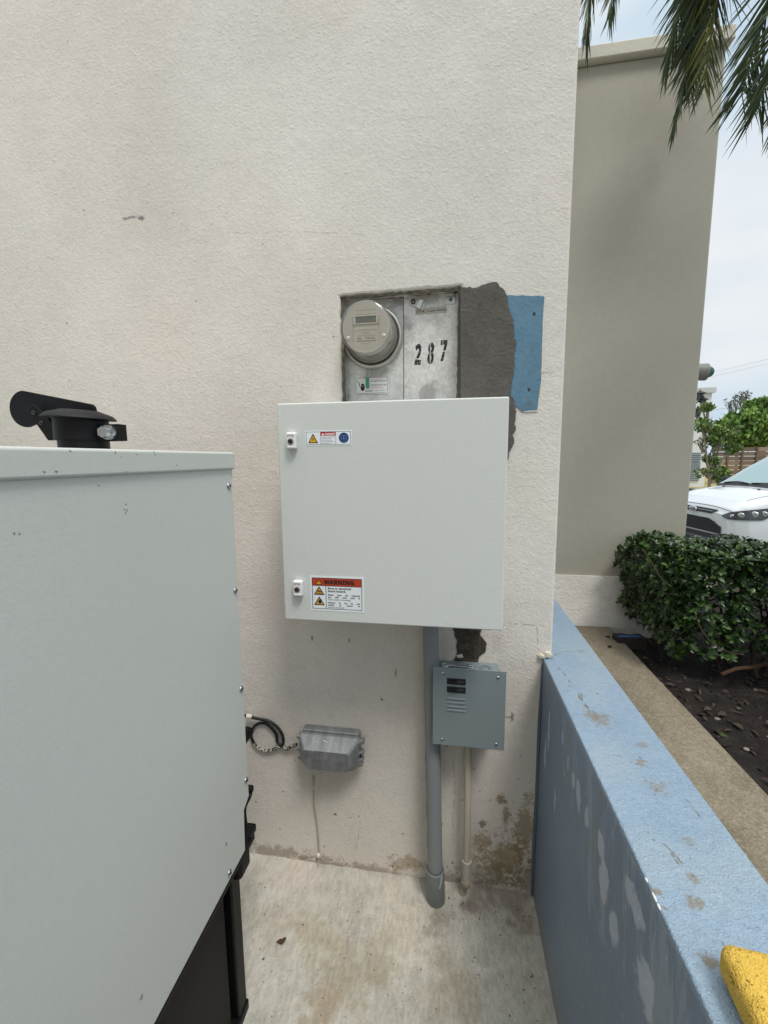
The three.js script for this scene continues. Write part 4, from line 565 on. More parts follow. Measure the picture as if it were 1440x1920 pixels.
  const ag = part('hinge_arm', plate(arm, 0.006, 0.001, 0.004), P(0x08080a, { roughness: 0.5, specularIntensity: 0.5 }), ex);
  for (const [px, py] of [[73, 775], [87, 794]]) { const p = E(px, py); part('rivet', new THREE.TorusGeometry(0.0028, 0.001, 8, 18).translate(p.x, p.y, 0.0106), M(0x4c4c50, { roughness: 0.4, metalness: 0.6 }), ag); }
}

// ------------------------------------------------------------------ sponge, litter
{
  const p = at(1358, 1835, 1, PY), sg = new RoundedBoxGeometry(0.125, 0.048, 0.18, 14, 0.018), a = sg.attributes.position, q = V();
  const pores = []; for (let i = 0; i < 220; i++) pores.push([rr(-0.07, 0.07), rr(-0.026, 0.026), rr(-0.095, 0.095), rr(0.002, 0.0045)]);
  for (let i = 0; i < a.count; i++) { q.fromBufferAttribute(a, i); const n = fbm(q.x * 40 + q.y * 30, q.z * 40 + q.y * 20, 3, 0, 3) - 0.5; q.multiplyScalar(1 + 0.05 * n); q.y += 0.006 * (fbm(q.x * 14, q.z * 14, 2, 0, 6) - 0.5); a.setXYZ(i, q.x, q.y, q.z); }
  sg.computeVertexNormals();
  const dots = Array.from({ length: 420 }, () => [rnd(), rnd(), rnd() < 0.12 ? rr(0.008, 0.015) : rr(0.002, 0.006), rr(0.5, 1)]);
  const pore = new Float32Array(512 * 512); for (const [x, y, r, k] of dots) { const R = Math.ceil(r * 512) + 1, cx = Math.floor(x * 512), cy = Math.floor(y * 512); for (let j = -R; j <= R; j++) for (let i = -R; i <= R; i++) { const d = Math.hypot(i, j * 1.3) / (r * 512) + 0.5 * (fbm((cx + i) / 5, (cy + j) / 5, 2) - 0.5), o = ((cy + j) & 511) * 512 + ((cx + i) & 511); pore[o] = Math.max(pore[o], k * smooth(1.1, 0.5, d)); } }
  const spm = dataTex(512, 512, (u, v, o, x, y) => { const n = fbm(u * 12, v * 12, 4, 12, 3) - 0.5, f = fbm(u * 90, v * 90, 2, 90, 5) - 0.5, h = 0.75 * pore[y * 512 + x]; o[0] = mix(208 + 22 * n + 20 * f, 150, h); o[1] = mix(172 + 22 * n + 20 * f, 108, h); o[2] = mix(74 + 20 * n + 14 * f, 34, h); });
  const spb = heightTex(512, 512, pore.map((v, i) => -v + 0.4 * fbm((i & 511) / 512 * 110, (i >> 9) / 512 * 110, 2, 110, 6)));
  const s = solo('sponge', boxUV(sg), M(0xffffff, { map: tiled(spm, 0.16), bumpMap: tiled(spb, 0.16), bumpScale: 0.006, roughness: 1 }), 'yellow porous sponge lying on the blue parapet', 'sponge');
  s.position.set(p.x + 0.047, PY + 0.0235, p.z + 0.085); s.rotation.y = -0.1;
}
{
  const p = at(527, 1768, 1, 0), s = new THREE.Shape(); s.moveTo(-0.014, -0.004); s.quadraticCurveTo(-0.006, 0.012, 0.002, 0.004); s.quadraticCurveTo(0.008, 0.012, 0.014, 0.008); s.quadraticCurveTo(0.014, -0.006, 0.004, -0.010); s.quadraticCurveTo(-0.004, -0.004, -0.014, -0.004);
  const g = new THREE.ExtrudeGeometry(s, { depth: 0.0012, bevelEnabled: false }).rotateX(-Math.PI / 2); const a = g.attributes.position; for (let i = 0; i < a.count; i++) a.setY(i, a.getY(i) + 0.004 + 0.006 * Math.sin(a.getX(i) * 160) * 0.5); g.computeVertexNormals();
  const l = solo('dead_leaf', g, M(0x4a3022, { roughness: 0.8 }), 'curled brown dead leaf lying on the concrete slab', 'leaf'); l.position.set(p.x, 0.003, p.z);
  const grit = new THREE.InstancedMesh(new THREE.DodecahedronGeometry(1, 0), M(0x8a8074, { roughness: 0.95 }), 150); grit.name = 'grit'; const m = new THREE.Matrix4(), qq = new THREE.Quaternion();
  for (let i = 0; i < 150; i++) { const edge = rnd() < 0.55, px = edge ? rr(830, 1005) : rr(470, 1010), py = edge ? rr(1670, 1730) : rr(1630, 1910), w = at(px, py, 1, 0), r = rr(0.0008, 0.0020) * (rnd() < 0.1 ? 1.5 : 1); m.compose(V(Math.min(w.x, PX0 - 0.006), 0.002, Math.max(0.01, w.z)), qq.setFromEuler(new THREE.Euler(rnd() * 6, rnd() * 6, 0)), V(r * 1.3, r, r)); grit.setMatrixAt(i, m); grit.setColorAt(i, new THREE.Color().setHSL(0.08, 0.15, rr(0.15, 0.6))); }
  grit.castShadow = grit.receiveShadow = true; scene.add(tag(grit, 'fine grit and soil crumbs scattered over the concrete slab', 'grit', null, 'stuff'));
}

// ------------------------------------------------------------------ leaves, hedge, planter litter
function leafGeo(L, W, fold = 0.25, curl = 0.15, seg = 4) {   // obovate folded leaf along +y, face +z
  const pos = [], idx = [];
  for (let i = 0; i <= seg; i++) { const t = i / seg, w = W / 2 * Math.pow(Math.sin(Math.PI * Math.pow(clamp(t, 0.02, 0.985), 1.35)), 0.75), z = -curl * L * t * t; pos.push(-w, t * L, z + fold * w, 0, t * L, z, w, t * L, z + fold * w); if (i < seg) { const a = i * 3; idx.push(a, a + 1, a + 4, a, a + 4, a + 3, a + 1, a + 2, a + 5, a + 1, a + 5, a + 4); } }
  const g = new THREE.BufferGeometry(); g.setAttribute('position', new THREE.Float32BufferAttribute(pos, 3)); g.setIndex(idx); g.computeVertexNormals(); g.setAttribute('uv', new THREE.Float32BufferAttribute(new Float32Array(pos.length / 3 * 2), 2)); return g;
}
const pixOf = (v) => { const q = v.clone().project(camera); return [(q.x + 1) / 2 * 1440, (1 - q.y) / 2 * 1920]; };
camera.updateProjectionMatrix();
{
  const hedge = thing('hedge', 'dense dark green clipped hedge growing in the planter bed', 'hedge', [2.0, SOIL_Y, -1.05]);
  const O = V(2.0, SOIL_Y, -1.05);
  const leafMats = [0x26391c, 0x334c23, 0x1e2f15, 0x466128].map((c) => P(c, { roughness: 0.34, specularIntensity: 0.8, side: THREE.DoubleSide, transmission: 0.0 }));
  const lg = [leafGeo(0.030, 0.017), leafGeo(0.035, 0.019, 0.3, 0.25), leafGeo(0.025, 0.015, 0.2, 0.05)];
  const leaves = [], up = V(0, 1, 0);
  // the clipped body: x 1.22..3.5, z -1.46..-0.62, crown y 0.62..1.03 (leaves sit in rosettes on the outer shell)
  const topY = (x, z) => 0.985 + 0.13 * (fbm(x * 6, z * 6, 3, 0, 3) - 0.5) + 0.02 * Math.sin(x * 3);
  const frontZ = (x) => -0.80 + 0.26 * (fbm(x * 6, 3, 3, 0, 5) - 0.5) + 0.46 * smooth(1.35, 2.1, x), leftX = (y) => 1.10 + 0.20 * (fbm(y * 9, 2, 3, 0, 6) - 0.5);
  const lowY = (x, z) => 0.53 + 0.10 * (fbm(x * 6, z * 6, 3, 0, 8) - 0.5) - 0.08 * smooth(1.5, 1.25, x);
  const rosette = (p, dir, n = 7) => {
    const q = new THREE.Quaternion().setFromUnitVectors(up, dir);
    for (let k = 0; k < n; k++) { const az = k * 2.4 + rnd(), tilt = rr(0.45, 1.25), d = V(Math.sin(tilt) * Math.cos(az), Math.cos(tilt), Math.sin(tilt) * Math.sin(az)).applyQuaternion(q).normalize(); leaves.push([p.clone().addScaledVector(dir, -0.012 * (k / n)), d, dir]); }
  };
  for (let i = 0; i < 2300; i++) { const x = rr(1.06, 3.45), z = rr(-1.44, Math.min(frontZ(x), -0.3)), y = topY(x, z) - Math.pow(rnd(), 2) * 0.08; if (x < leftX(y)) continue; rosette(V(x, y, z), V(rr(-0.4, 0.4), 1, rr(-0.2, 0.6)).normalize(), 7); }
  for (let i = 0; i < 1600; i++) { const x = rr(1.14, 3.45), y = mix(lowY(x, -0.8), 1.0, Math.pow(rnd(), 0.7)), z = frontZ(x) - Math.pow(rnd(), 2) * 0.12; rosette(V(x, Math.min(y, topY(x, z)), z), V(rr(-0.5, 0.5), rr(0, 0.9), 1).normalize(), 6); }
  for (let i = 0; i < 800; i++) { const z = rr(-1.44, -0.8), y = rr(0.52, 1.0), x = leftX(y) + Math.pow(rnd(), 1.6) * 0.14; if (fbm(y * 12, z * 12, 2, 0, 9) < 0.36) continue; rosette(V(x, Math.min(y, topY(x, z)), z), V(-1, rr(-0.1, 0.9), rr(-0.3, 0.8)).normalize(), 6); }
  for (let i = 0; i < 800; i++) { const x = rr(1.3, 3.4), z = rr(-1.4, -0.8), y = rr(0.66, 0.95); rosette(V(x, y, z), V(rr(-1, 1), 1, rr(-1, 1)).normalize(), 5); }
  const sprigs = [];
  for (let i = 0; i < 230; i++) { const left = i < 80, z = rr(-1.40, -0.8), y0 = rr(0.5, 0.98), x0 = left ? leftX(y0) + 0.03 : rr(1.15, 3.3), a = left ? V(x0, y0, z) : V(x0, topY(x0, z) - 0.03, Math.min(z, frontZ(x0))), d = left ? V(-1, rr(-0.2, 0.9), rr(-0.2, 0.7)) : V(rr(-0.5, 0.5), 1, rr(0, 0.6)), e = a.clone().addScaledVector(d.normalize(), left ? rr(0.03, 0.08) : rr(0.02, 0.055)); sprigs.push([a, e]); rosette(e, d, 7); rosette(a.clone().lerp(e, 0.5), d, 4); }
  const info = leaves.map(([p, d, n], i) => { const [px, py] = pixOf(p), dist = p.distanceTo(camera.position); return { p, d, n, s: (px > 0 && px < 1440 && py > 0 && py < 1920) ? 1 / dist + ((p.y > 0.93 || p.z > frontZ(p.x) - 0.03) ? 0.35 : 0) : 0 }; }).sort((a, b) => b.s - a.s);
  const basis = (d, n) => { const x = d.clone().cross(n).normalize(); if (x.lengthSq() < 0.5) x.set(1, 0, 0); const z = x.clone().cross(d).normalize(); return new THREE.Matrix4().makeBasis(x, d, z); };
  const m4 = new THREE.Matrix4();
  info.slice(0, 300).forEach((l, i) => { const me = part('leaf', lg[i % 3], leafMats[(i * 7 + (i >> 2)) % 4], hedge); m4.copy(basis(l.d, l.n)); const s = rr(0.8, 1.25); me.quaternion.setFromRotationMatrix(m4); me.scale.setScalar(s); me.position.copy(l.p).sub(O); });
  const rest = info.slice(300), inst = new THREE.InstancedMesh(lg[1], P(0xffffff, { roughness: 0.34, specularIntensity: 0.8, side: THREE.DoubleSide }), rest.length); inst.name = 'foliage';
  const cols = [0x26391c, 0x334c23, 0x1e2f15, 0x466128].map((c) => new THREE.Color(c));
  rest.forEach((l, i) => { m4.copy(basis(l.d, l.n)).scale(V(1, 1, 1).multiplyScalar(rr(0.65, 1.15))).setPosition(l.p.clone().sub(O)); inst.setMatrixAt(i, m4); inst.setColorAt(i, cols[i % 4]); });
  inst.castShadow = inst.receiveShadow = true; hedge.add(tag(inst, null, null, null, 'stuff'));
  const bark = M(0x4a3f33, { roughness: 0.9, bumpMap: fineBump, bumpScale: 0.002 });
  for (let i = 0; i < 26; i++) { const x = 1.32 + i * 0.085 + rr(-0.03, 0.03), z = rr(-1.3, -0.95), b = V(x, soilAt(x, z) - 0.02, z).sub(O), k = b.clone().add(V(rr(-0.06, 0.06), rr(0.18, 0.26), rr(-0.05, 0.1))), e = k.clone().add(V(rr(-0.2, 0.2), rr(0.2, 0.32), rr(-0.1, 0.25))); part('stem', limb([b, b.clone().lerp(k, 0.5).add(V(rr(-0.02, 0.02), 0, rr(-0.02, 0.02))), k, e], rr(0.008, 0.014), 0.004, 10, 6), bark, hedge); for (let j = 0; j < 3; j++) { const s = k.clone().lerp(e, rnd() * 0.6); part('branch', limb([s, s.clone().add(V(rr(-0.12, 0.12), rr(0.06, 0.14), rr(-0.08, 0.14))), s.clone().add(V(rr(-0.24, 0.24), rr(0.14, 0.26), rr(-0.1, 0.24)))], 0.005, 0.002, 8, 5), bark, hedge); } }

  tag(part('sprig_twigs', sprigs.map(([a, e]) => limb([a.clone().sub(O), a.clone().lerp(e, 0.5).sub(O), e.clone().sub(O)], 0.003, 0.0018, 4, 5)), bark, hedge), null, null, null, 'stuff');
  // litter in the bed
  const litter = new THREE.InstancedMesh(leafGeo(0.04, 0.02, 0.4, 0.4), M(0xffffff, { roughness: 0.9, side: THREE.DoubleSide }), 1500); litter.name = 'leaf_litter'; const q = new THREE.Quaternion();
  for (let i = 0; i < 1500; i++) { const x = rr(1.02, 2.6), z = rr(-1.36, 0.4), s = rr(0.4, 1.1); m4.compose(V(x, soilAt(x, z) + 0.006, z), q.setFromEuler(new THREE.Euler(-Math.PI / 2 + rr(-0.7, 0.7), rr(-0.6, 0.6), rnd() * 6)), V(s, s, s)); litter.setMatrixAt(i, m4); const h = rnd(); litter.setColorAt(i, h < 0.03 ? new THREE.Color(0x8a8176) : h < 0.05 ? new THREE.Color(0x4a5428) : new THREE.Color().setHSL(rr(0.03, 0.08), rr(0.25, 0.5), rr(0.015, 0.06))); }
  litter.castShadow = litter.receiveShadow = true; scene.add(tag(litter, 'dark leaf litter scattered over the planter soil', 'leaf litter', null, 'stuff'));
  // a broken block with blue paint
  const bp = at(1180, 1205, 1, SOIL_Y + 0.03), bk = thing('painted_block', 'broken dark block with a blue painted side at the kerb end', 'block', [bp.x, SOIL_Y - 0.005, bp.z]);
  const bgm = new THREE.BoxGeometry(0.16, 0.07, 0.07, 6, 3, 3), ba = bgm.attributes.position; for (let i = 0; i < ba.count; i++) ba.setXYZ(i, ba.getX(i) + 0.012 * (fbm(ba.getY(i) * 40, ba.getZ(i) * 40, 2) - 0.5), ba.getY(i) + 0.012 * (fbm(ba.getX(i) * 30, ba.getZ(i) * 30, 2) - 0.5), ba.getZ(i) + 0.014 * (fbm(ba.getX(i) * 30, ba.getY(i) * 30, 2) - 0.5)); bgm.computeVertexNormals();
  part('stone', bgm.translate(0, 0.04, 0), M(0x3b342c, { roughness: 0.95, bumpMap: fineBump, bumpScale: 0.004 }), bk); part('blue_paint', plate(ragged([V(-0.07, -0.012, 0), V(0.05, -0.008, 0), V(0.055, 0.012, 0), V(-0.065, 0.014, 0)], 0.004, 0.01, 4), 0.003, 0.001, 0).rotateX(-Math.PI / 2).translate(0, 0.078, 0.015), M(0x3f62a0, { roughness: 0.6 }), bk); bk.rotation.y = 0.12;
  for (const [px, py] of [[1144, 1197], [1146, 1212]]) { const w = at(px, py, 1, CURB_Y); const b = solo('dead_leaf', leafGeo(0.035, 0.022, 0.5, 0.5).rotateX(-1.4), M(0x2c2118, { roughness: 0.9, side: THREE.DoubleSide }), 'small dark dead leaf on the brown kerb by the blue block', 'leaf', 'dead leaves on the kerb'); b.position.set(w.x, CURB_Y + 0.004, w.z); b.rotation.y = px; }
  // fallen orange-brown branch and pale twigs
  const o1 = at(1352, 1265, 1, SOIL_Y + 0.08), o2 = at(1440, 1245, 1, SOIL_Y + 0.1); solo('fallen_branch', limb([o1, o1.clone().lerp(o2, 0.3).add(V(0, 0.012, 0)), o1.clone().lerp(o2, 0.7), o2, o2.clone().add(V(0.2, -0.05, -0.05)), o2.clone().add(V(0.34, -0.13, -0.06))], 0.008, 0.013, 16, 8), M(0x4c301c, { roughness: 0.85, bumpMap: fineBump, bumpScale: 0.003 }), 'orange brown fallen branch among the hedge stems', 'branch');
  for (const [l, lab] of [[[[1303, 1150], [1315, 1180], [1335, 1205], [1365, 1222], [1395, 1228]], 'pale curved twig hanging low out of the hedge'], [[[1205, 1030], [1225, 1060], [1240, 1085], [1258, 1100]], 'thin brown twig across the face of the hedge']]) solo('twig', limb(l.map(([a, b], i) => at(a, b, 2, -0.80 + i * 0.01)), 0.003, 0.002, 20, 6), M(0x4a3f30, { roughness: 0.85 }), lab, 'twig');
  const chunks = [[1290, 1290], [1320, 1297], [1385, 1320], [1345, 1345], [1400, 1395], [1380, 1250], [1418, 1290]];
  chunks.forEach(([px, py], i) => { const w = at(px, py, 1, SOIL_Y), g = new THREE.DodecahedronGeometry(rr(0.006, 0.012), 1).scale(1.3, 0.7, 1), a = g.attributes.position; for (let k = 0; k < a.count; k++) { const s = 1 + 0.3 * (fbm(a.getX(k) * 120, a.getY(k) * 120 + a.getZ(k) * 90, 2) - 0.5); a.setXYZ(k, a.getX(k) * s, a.getY(k) * s, a.getZ(k) * s); } const st = solo('pebble', g, M([0x756e64, 0x857e74, 0x5f5a50][i % 3], { roughness: 0.9 }), 'pale pebble lying in the dark planter soil', 'stone', 'pebbles in the planter bed'); st.position.set(w.x, soilAt(w.x, w.z) + 0.004, w.z); });
}

// ------------------------------------------------------------------ palm
{
  const base = V(2.75, soilAt(2.75, -0.45) - 0.02, -0.45), C = V(2.62, 4.25, -0.55);
  const palm = thing('palm_tree', 'palm tree whose drooping green fronds hang over the taupe wall', 'palm', base.toArray());
  const L = (v) => v.clone().sub(base);
  part('trunk', limb([V(0, 0, 0), V(-0.02, 1, 0), V(-0.06, 2.4, -0.04), L(C)], 0.13, 0.09, 30, 14), M(0x8a8072, { roughness: 0.9, bumpMap: tiled(fineBump, 0.3), bumpScale: 0.006 }), palm);
  part('crownshaft', limb([L(C).add(V(0.02, -0.5, 0)), L(C), L(C).add(V(-0.01, 0.25, 0))], 0.085, 0.05, 10, 14), M(0x6d7a44, { roughness: 0.6 }), palm);
  const strip = (() => { const pos = [], idx = [], S = 5; for (let i = 0; i <= S; i++) { const t = i / S, w = 0.5 * (t < 0.25 ? mix(0.55, 1, t / 0.25) : Math.pow(1 - (t - 0.25) / 0.76, 0.75)), z = -0.10 * t * t; pos.push(-w, t, z - Math.abs(w) * 0.25 * 0.05, 0, t, z, w, t, z - Math.abs(w) * 0.25 * 0.05); if (i < S) { const a = i * 3; idx.push(a, a + 1, a + 4, a, a + 4, a + 3, a + 1, a + 2, a + 5, a + 1, a + 5, a + 4); } } const g = new THREE.BufferGeometry(); g.setAttribute('position', new THREE.Float32BufferAttribute(pos, 3)); g.setIndex(idx); g.computeVertexNormals(); return g; })();
  const mats = [0x34451f, 0x43552a, 0x27371b, 0x53602f].map((c) => P(c, { roughness: 0.5, side: THREE.DoubleSide }));
  const yellow = P(0x77782f, { roughness: 0.55, side: THREE.DoubleSide });
  const stalk = M(0x5f6b35, { roughness: 0.6 });
  const Z = (px, py, z) => at(px, py, 2, z);
  const fronds = [                                           // tip and bend points read from the photograph on planes in front of the taupe wall
    { p: [C, Z(1380, -200, -1), Z(1312, -20, -1.2), Z(1292, 105, -1.28), Z(1264, 235, -1.3)], l: 0.22, droop: 1.2, n: 60 },
    { p: [C, Z(1370, -210, -1), Z(1300, -50, -1.15), Z(1272, 35, -1.2), Z(1250, 110, -1.22)], l: 0.26, droop: 0.9, n: 46 },
    { p: [C, Z(1400, -190, -1), Z(1345, -10, -1.18), Z(1332, 80, -1.22), Z(1320, 165, -1.25)], l: 0.24, droop: 1.2, n: 50, y: 1 },
    { p: [C, Z(1520, -150, -0.7), Z(1450, 0, -0.85), Z(1415, 85, -0.9), Z(1390, 180, -0.95)], l: 0.3, droop: 0.9, n: 50 },
    { p: [C, Z(1560, -120, -0.6), Z(1485, 30, -0.75), Z(1450, 115, -0.8), Z(1420, 205, -0.85)], l: 0.3, droop: 0.9, n: 50 },
    { p: [C, Z(1600, -80, -0.5), Z(1520, 70, -0.65), Z(1480, 165, -0.7), Z(1456, 235, -0.72)], l: 0.27, droop: 0.9, n: 46 },
    { p: [C, Z(1420, -330, -1.1), Z(1180, -200, -1.2), Z(1118, -80, -1.28), Z(1097, 75, -1.3)], l: 0.22, droop: 1.1, n: 50 },
    { p: [C, Z(1420, -280, -0.9), Z(1215, -190, -1.1), Z(1160, -80, -1.2), Z(1144, 25, -1.22)], l: 0.22, droop: 1.1, n: 44 },
    { p: [C, Z(1400, -190, -1), Z(1325, -60, -1.15), Z(1306, 10, -1.2), Z(1290, 80, -1.25)], l: 0.24, droop: 1.1, n: 46 },
    { p: [C, Z(1400, -190, -1), Z(1335, -40, -1.2), Z(1312, 70, -1.3), Z(1296, 175, -1.34)], l: 0.2, droop: 1.4, n: 50 },
  ];
  for (let i = 0; i < 6; i++) { const a = -1.3 + i * 0.5, d = V(Math.cos(a), 0, Math.sin(a)); fronds.push({ p: [C, C.clone().addScaledVector(d, 0.6).add(V(0, 0.5, 0)), C.clone().addScaledVector(d, 1.3).add(V(0, 0.35, 0)), C.clone().addScaledVector(d, 1.85).add(V(0, -0.4, 0))], l: 0.45, droop: 0.9, n: 26 }); }
  const all = [];
  fronds.forEach((f, fi) => {
    const pts = f.p.map((v, i) => L(i ? v : v.clone().add(V(0, 0.15, 0)))), cv = new THREE.CatmullRomCurve3(pts, false, 'centripetal');
    const fr = part('frond', limb(pts, 0.016, 0.003, 30, 6), stalk, palm);
    const nn = fi < 10 ? f.n * 2.8 : f.n; for (let i = 0; i < nn; i++) for (const s of [-1, 1]) {
      const t = 0.24 + 0.76 * (i + rnd() * 0.6) / nn, p = cv.getPointAt(Math.min(t, 0.999)), tg = cv.getTangentAt(Math.min(t, 0.999)), side = tg.clone().cross(V(0, 1, 0)).normalize().multiplyScalar(s), d = tg.clone().multiplyScalar(rr(0.6, 1.1)).add(side.multiplyScalar(rr(0.6, 1.15))).add(V(rr(-0.2, 0.2), -f.droop * rr(0.5, 1.1), rr(-0.2, 0.2))).normalize();
      const len = f.l * rr(0.7, 1.1) * (t > 0.85 ? mix(1, 0.6, (t - 0.85) / 0.15) : 1);
      all.push({ fr, p, d, len, w: rr(0.007, 0.0125), mat: f.y && rnd() < 0.35 ? yellow : mats[Math.floor(rnd() * 4)], t });
    }
  });
  for (const o of all) { const [a, b] = pixOf(o.p.clone().add(base).addScaledVector(o.d, o.len * 0.6)); o.v = (a > 1080 && a < 1440 && b > -20 && b < 400) ? 1 : 0; o.s = o.v * o.len / o.p.clone().add(base).distanceTo(camera.position); }
  all.sort((x, y) => y.s - x.s);
  const mm = new THREE.Matrix4();
  const mat4 = (o) => { const x = o.d.clone().cross(V(rr(-0.5, 0.5), 0.4, 1)).normalize(), z = x.clone().cross(o.d).normalize(); return mm.makeBasis(x, o.d, z); };
  all.slice(0, 300).forEach((o) => { if (!o.v) { o.rest = 1; return; } const me = part('leaflet', strip, o.mat, o.fr); me.quaternion.setFromRotationMatrix(mat4(o)); me.scale.set(o.w, o.len, o.len); me.position.copy(o.p); o.done = 1; });
  const rest = all.filter((o) => !o.done), im = new THREE.InstancedMesh(strip, P(0xffffff, { roughness: 0.5, side: THREE.DoubleSide }), rest.length); im.name = 'leaflets';
  rest.forEach((o, i) => { im.setMatrixAt(i, mat4(o).scale(V(o.w, o.len, o.len)).setPosition(o.p)); im.setColorAt(i, o.mat.color); }); im.castShadow = im.receiveShadow = true; palm.add(tag(im, null, null, null, 'stuff'));
}

// ------------------------------------------------------------------ the white van
{
  const cpos = far(1303, 950, 7.2);
  const van = thing('white_van', 'white van with black bumper parked nose in behind the hedge', 'van');
  const white = P(0xd2d6d8, { roughness: 0.28, clearcoat: 1, clearcoatRoughness: 0.06 }), trim = M(0x1b1d20, { roughness: 0.6 }), glass = P(0x8ea6a6, { roughness: 0.04, specularIntensity: 1, clearcoat: 1 }), chrome = M(0xd5d8da, { metalness: 1, roughness: 0.15 });
  // loft: stations (z, [[halfwidth, y] ...] from sill to centre line)
  const st = [
    [0.00, [[0.60, 0.34], [0.68, 0.40], [0.70, 0.52], [0.69, 0.64], [0.66, 0.74], [0.58, 0.80], [0.36, 0.82], [0, 0.83]]],
    [-0.06, [[0.70, 0.30], [0.76, 0.38], [0.775, 0.52], [0.765, 0.66], [0.735, 0.79], [0.66, 0.88], [0.40, 0.905], [0, 0.915]]],
    [-0.18, [[0.80, 0.27], [0.845, 0.36], [0.855, 0.52], [0.845, 0.68], [0.81, 0.86], [0.72, 0.965], [0.44, 0.995], [0, 1.005]]],
    [-0.42, [[0.86, 0.26], [0.895, 0.36], [0.905, 0.55], [0.895, 0.75], [0.86, 0.95], [0.77, 1.045], [0.46, 1.085], [0, 1.10]]],
    [-0.64, [[0.87, 0.26], [0.91, 0.36], [0.92, 0.6], [0.91, 0.82], [0.88, 1.0], [0.80, 1.085], [0.48, 1.13], [0, 1.145]]],
    [-0.86, [[0.87, 0.26], [0.915, 0.36], [0.92, 0.6], [0.915, 0.85], [0.895, 1.03], [0.82, 1.12], [0.50, 1.175], [0, 1.19]]],
    [-1.30, [[0.87, 0.26], [0.915, 0.36], [0.92, 0.6], [0.915, 0.88], [0.90, 1.08], [0.77, 1.385], [0.62, 1.455], [0, 1.48]]],
    [-1.80, [[0.87, 0.26], [0.915, 0.36], [0.92, 0.6], [0.915, 0.88], [0.90, 1.08], [0.74, 1.66], [0.60, 1.745], [0, 1.77]]],
    [-2.20, [[0.87, 0.26], [0.915, 0.36], [0.92, 0.6], [0.915, 0.88], [0.90, 1.08], [0.745, 1.72], [0.60, 1.815], [0, 1.835]]],
    [-4.30, [[0.87, 0.30], [0.91, 0.40], [0.915, 0.6], [0.91, 0.88], [0.89, 1.08], [0.75, 1.72], [0.60, 1.80], [0, 1.82]]],
    [-4.42, [[0.80, 0.36], [0.84, 0.45], [0.85, 0.6], [0.85, 0.88], [0.83, 1.08], [0.70, 1.64], [0.56, 1.70], [0, 1.72]]],
  ];
  // refine the loft with Catmull-Rom in both directions
  const cr = (a, b, c, d, t) => 0.5 * ((2 * b) + (c - a) * t + (2 * a - 5 * b + 4 * c - d) * t * t + (3 * b - a - 3 * c + d) * t * t * t);
  const NS = st.length, NP = 8, SUB = 5, rows = [];
  const sec = (s, j, k) => st[s][1][j][k];
  for (let i = 0; i < (NS - 1) * SUB + 1; i++) {
    const s = Math.min(NS - 2, Math.floor(i / SUB)), t = i / SUB - s, id = [Math.max(0, s - 1), s, s + 1, Math.min(NS - 1, s + 2)], lin = s >= 5, z = mix(st[s][0], st[s + 1][0], t), ctrl = [];
    for (let j = 0; j < NP; j++) ctrl.push([0, 1].map((k) => lin ? mix(sec(s, j, k), sec(s + 1, j, k), t) : cr(...id.map((q) => sec(q, j, k)), t)));
    const half = []; for (let j = 0; j < NP - 1; j++) for (let u = 0; u < 4; u++) { const tt = u / 4, jd = [Math.max(0, j - 1), j, j + 1, Math.min(NP - 1, j + 2)]; half.push([0, 1].map((k) => cr(...jd.map((q) => q > j + 1 && j === NP - 2 ? (k ? ctrl[NP - 2][1] : -ctrl[NP - 2][0]) : ctrl[q][k]), tt))); } half.push(ctrl[NP - 1]);
    rows.push([...half.map(([x, y]) => [x, y, z]), ...half.slice(0, -1).reverse().map(([x, y]) => [-x, y, z])]);
  }
  const pos = [], idx = [], RN = rows[0].length; rows.forEach((r) => r.forEach((p) => pos.push(...p)));
  for (let i = 0; i + 1 < rows.length; i++) for (let j = 0; j + 1 < RN; j++) { const a = i * RN + j; idx.push(a, a + RN, a + 1, a + 1, a + RN, a + RN + 1); }
  const capAt = (i, flip) => { const b = i * RN; for (let j = 0; j < RN / 2 - 1; j++) { const q = [b + j, b + j + 1, b + RN - 1 - j, b + RN - 2 - j]; idx.push(...(flip ? [q[0], q[2], q[1], q[1], q[2], q[3]] : [q[0], q[1], q[2], q[1], q[3], q[2]])); } }; capAt(0, false); capAt(rows.length - 1, true);
  let bg = new THREE.BufferGeometry(); bg.setAttribute('position', new THREE.Float32BufferAttribute(pos, 3)); bg.setIndex(idx); bg = toCreasedNormals(bg, 0.6);
  const body = part('body', bg, white, van); body.material.side = THREE.DoubleSide;
  // conforming patches: cast a grid of points from the front (or above, or the side) on to the body
  const rc = new THREE.Raycaster(); body.updateMatrixWorld(true);
  const hit = (o, d) => { rc.set(o, d); const h = rc.intersectObject(body, false); return h[0]; };
  function patch(f, dir, off, nu = 16, nv = 6) {           // f(u, v) -> point on a plane in front of the body
    const ps = [], id = [], ok = []; const dv = dir.clone().normalize();
    for (let i = 0; i <= nu; i++) for (let j = 0; j <= nv; j++) { const o = f(i / nu, j / nv), h = hit(o.clone().addScaledVector(dv, -3), dv); const p = h ? h.point.clone().addScaledVector(dv, -off) : o; ps.push(p.x, p.y, p.z); ok.push(!!h); }
    for (let i = 0; i < nu; i++) for (let j = 0; j < nv; j++) { const a = i * (nv + 1) + j; if (ok[a] && ok[a + 1] && ok[a + nv + 1] && ok[a + nv + 2]) id.push(a, a + nv + 1, a + 1, a + 1, a + nv + 1, a + nv + 2); }
    const g = new THREE.BufferGeometry(); g.setAttribute('position', new THREE.Float32BufferAttribute(ps, 3)); g.setIndex(id); g.computeVertexNormals(); return g;
  }
  const F = V(0, 0, -1), front = (top, bot, xa, xb) => (u, v) => { const x = mix(xa, xb, u); return V(x, mix(bot(x), top(x), v), 0); };
  const ds = (m) => { m.side = THREE.DoubleSide; return m; };
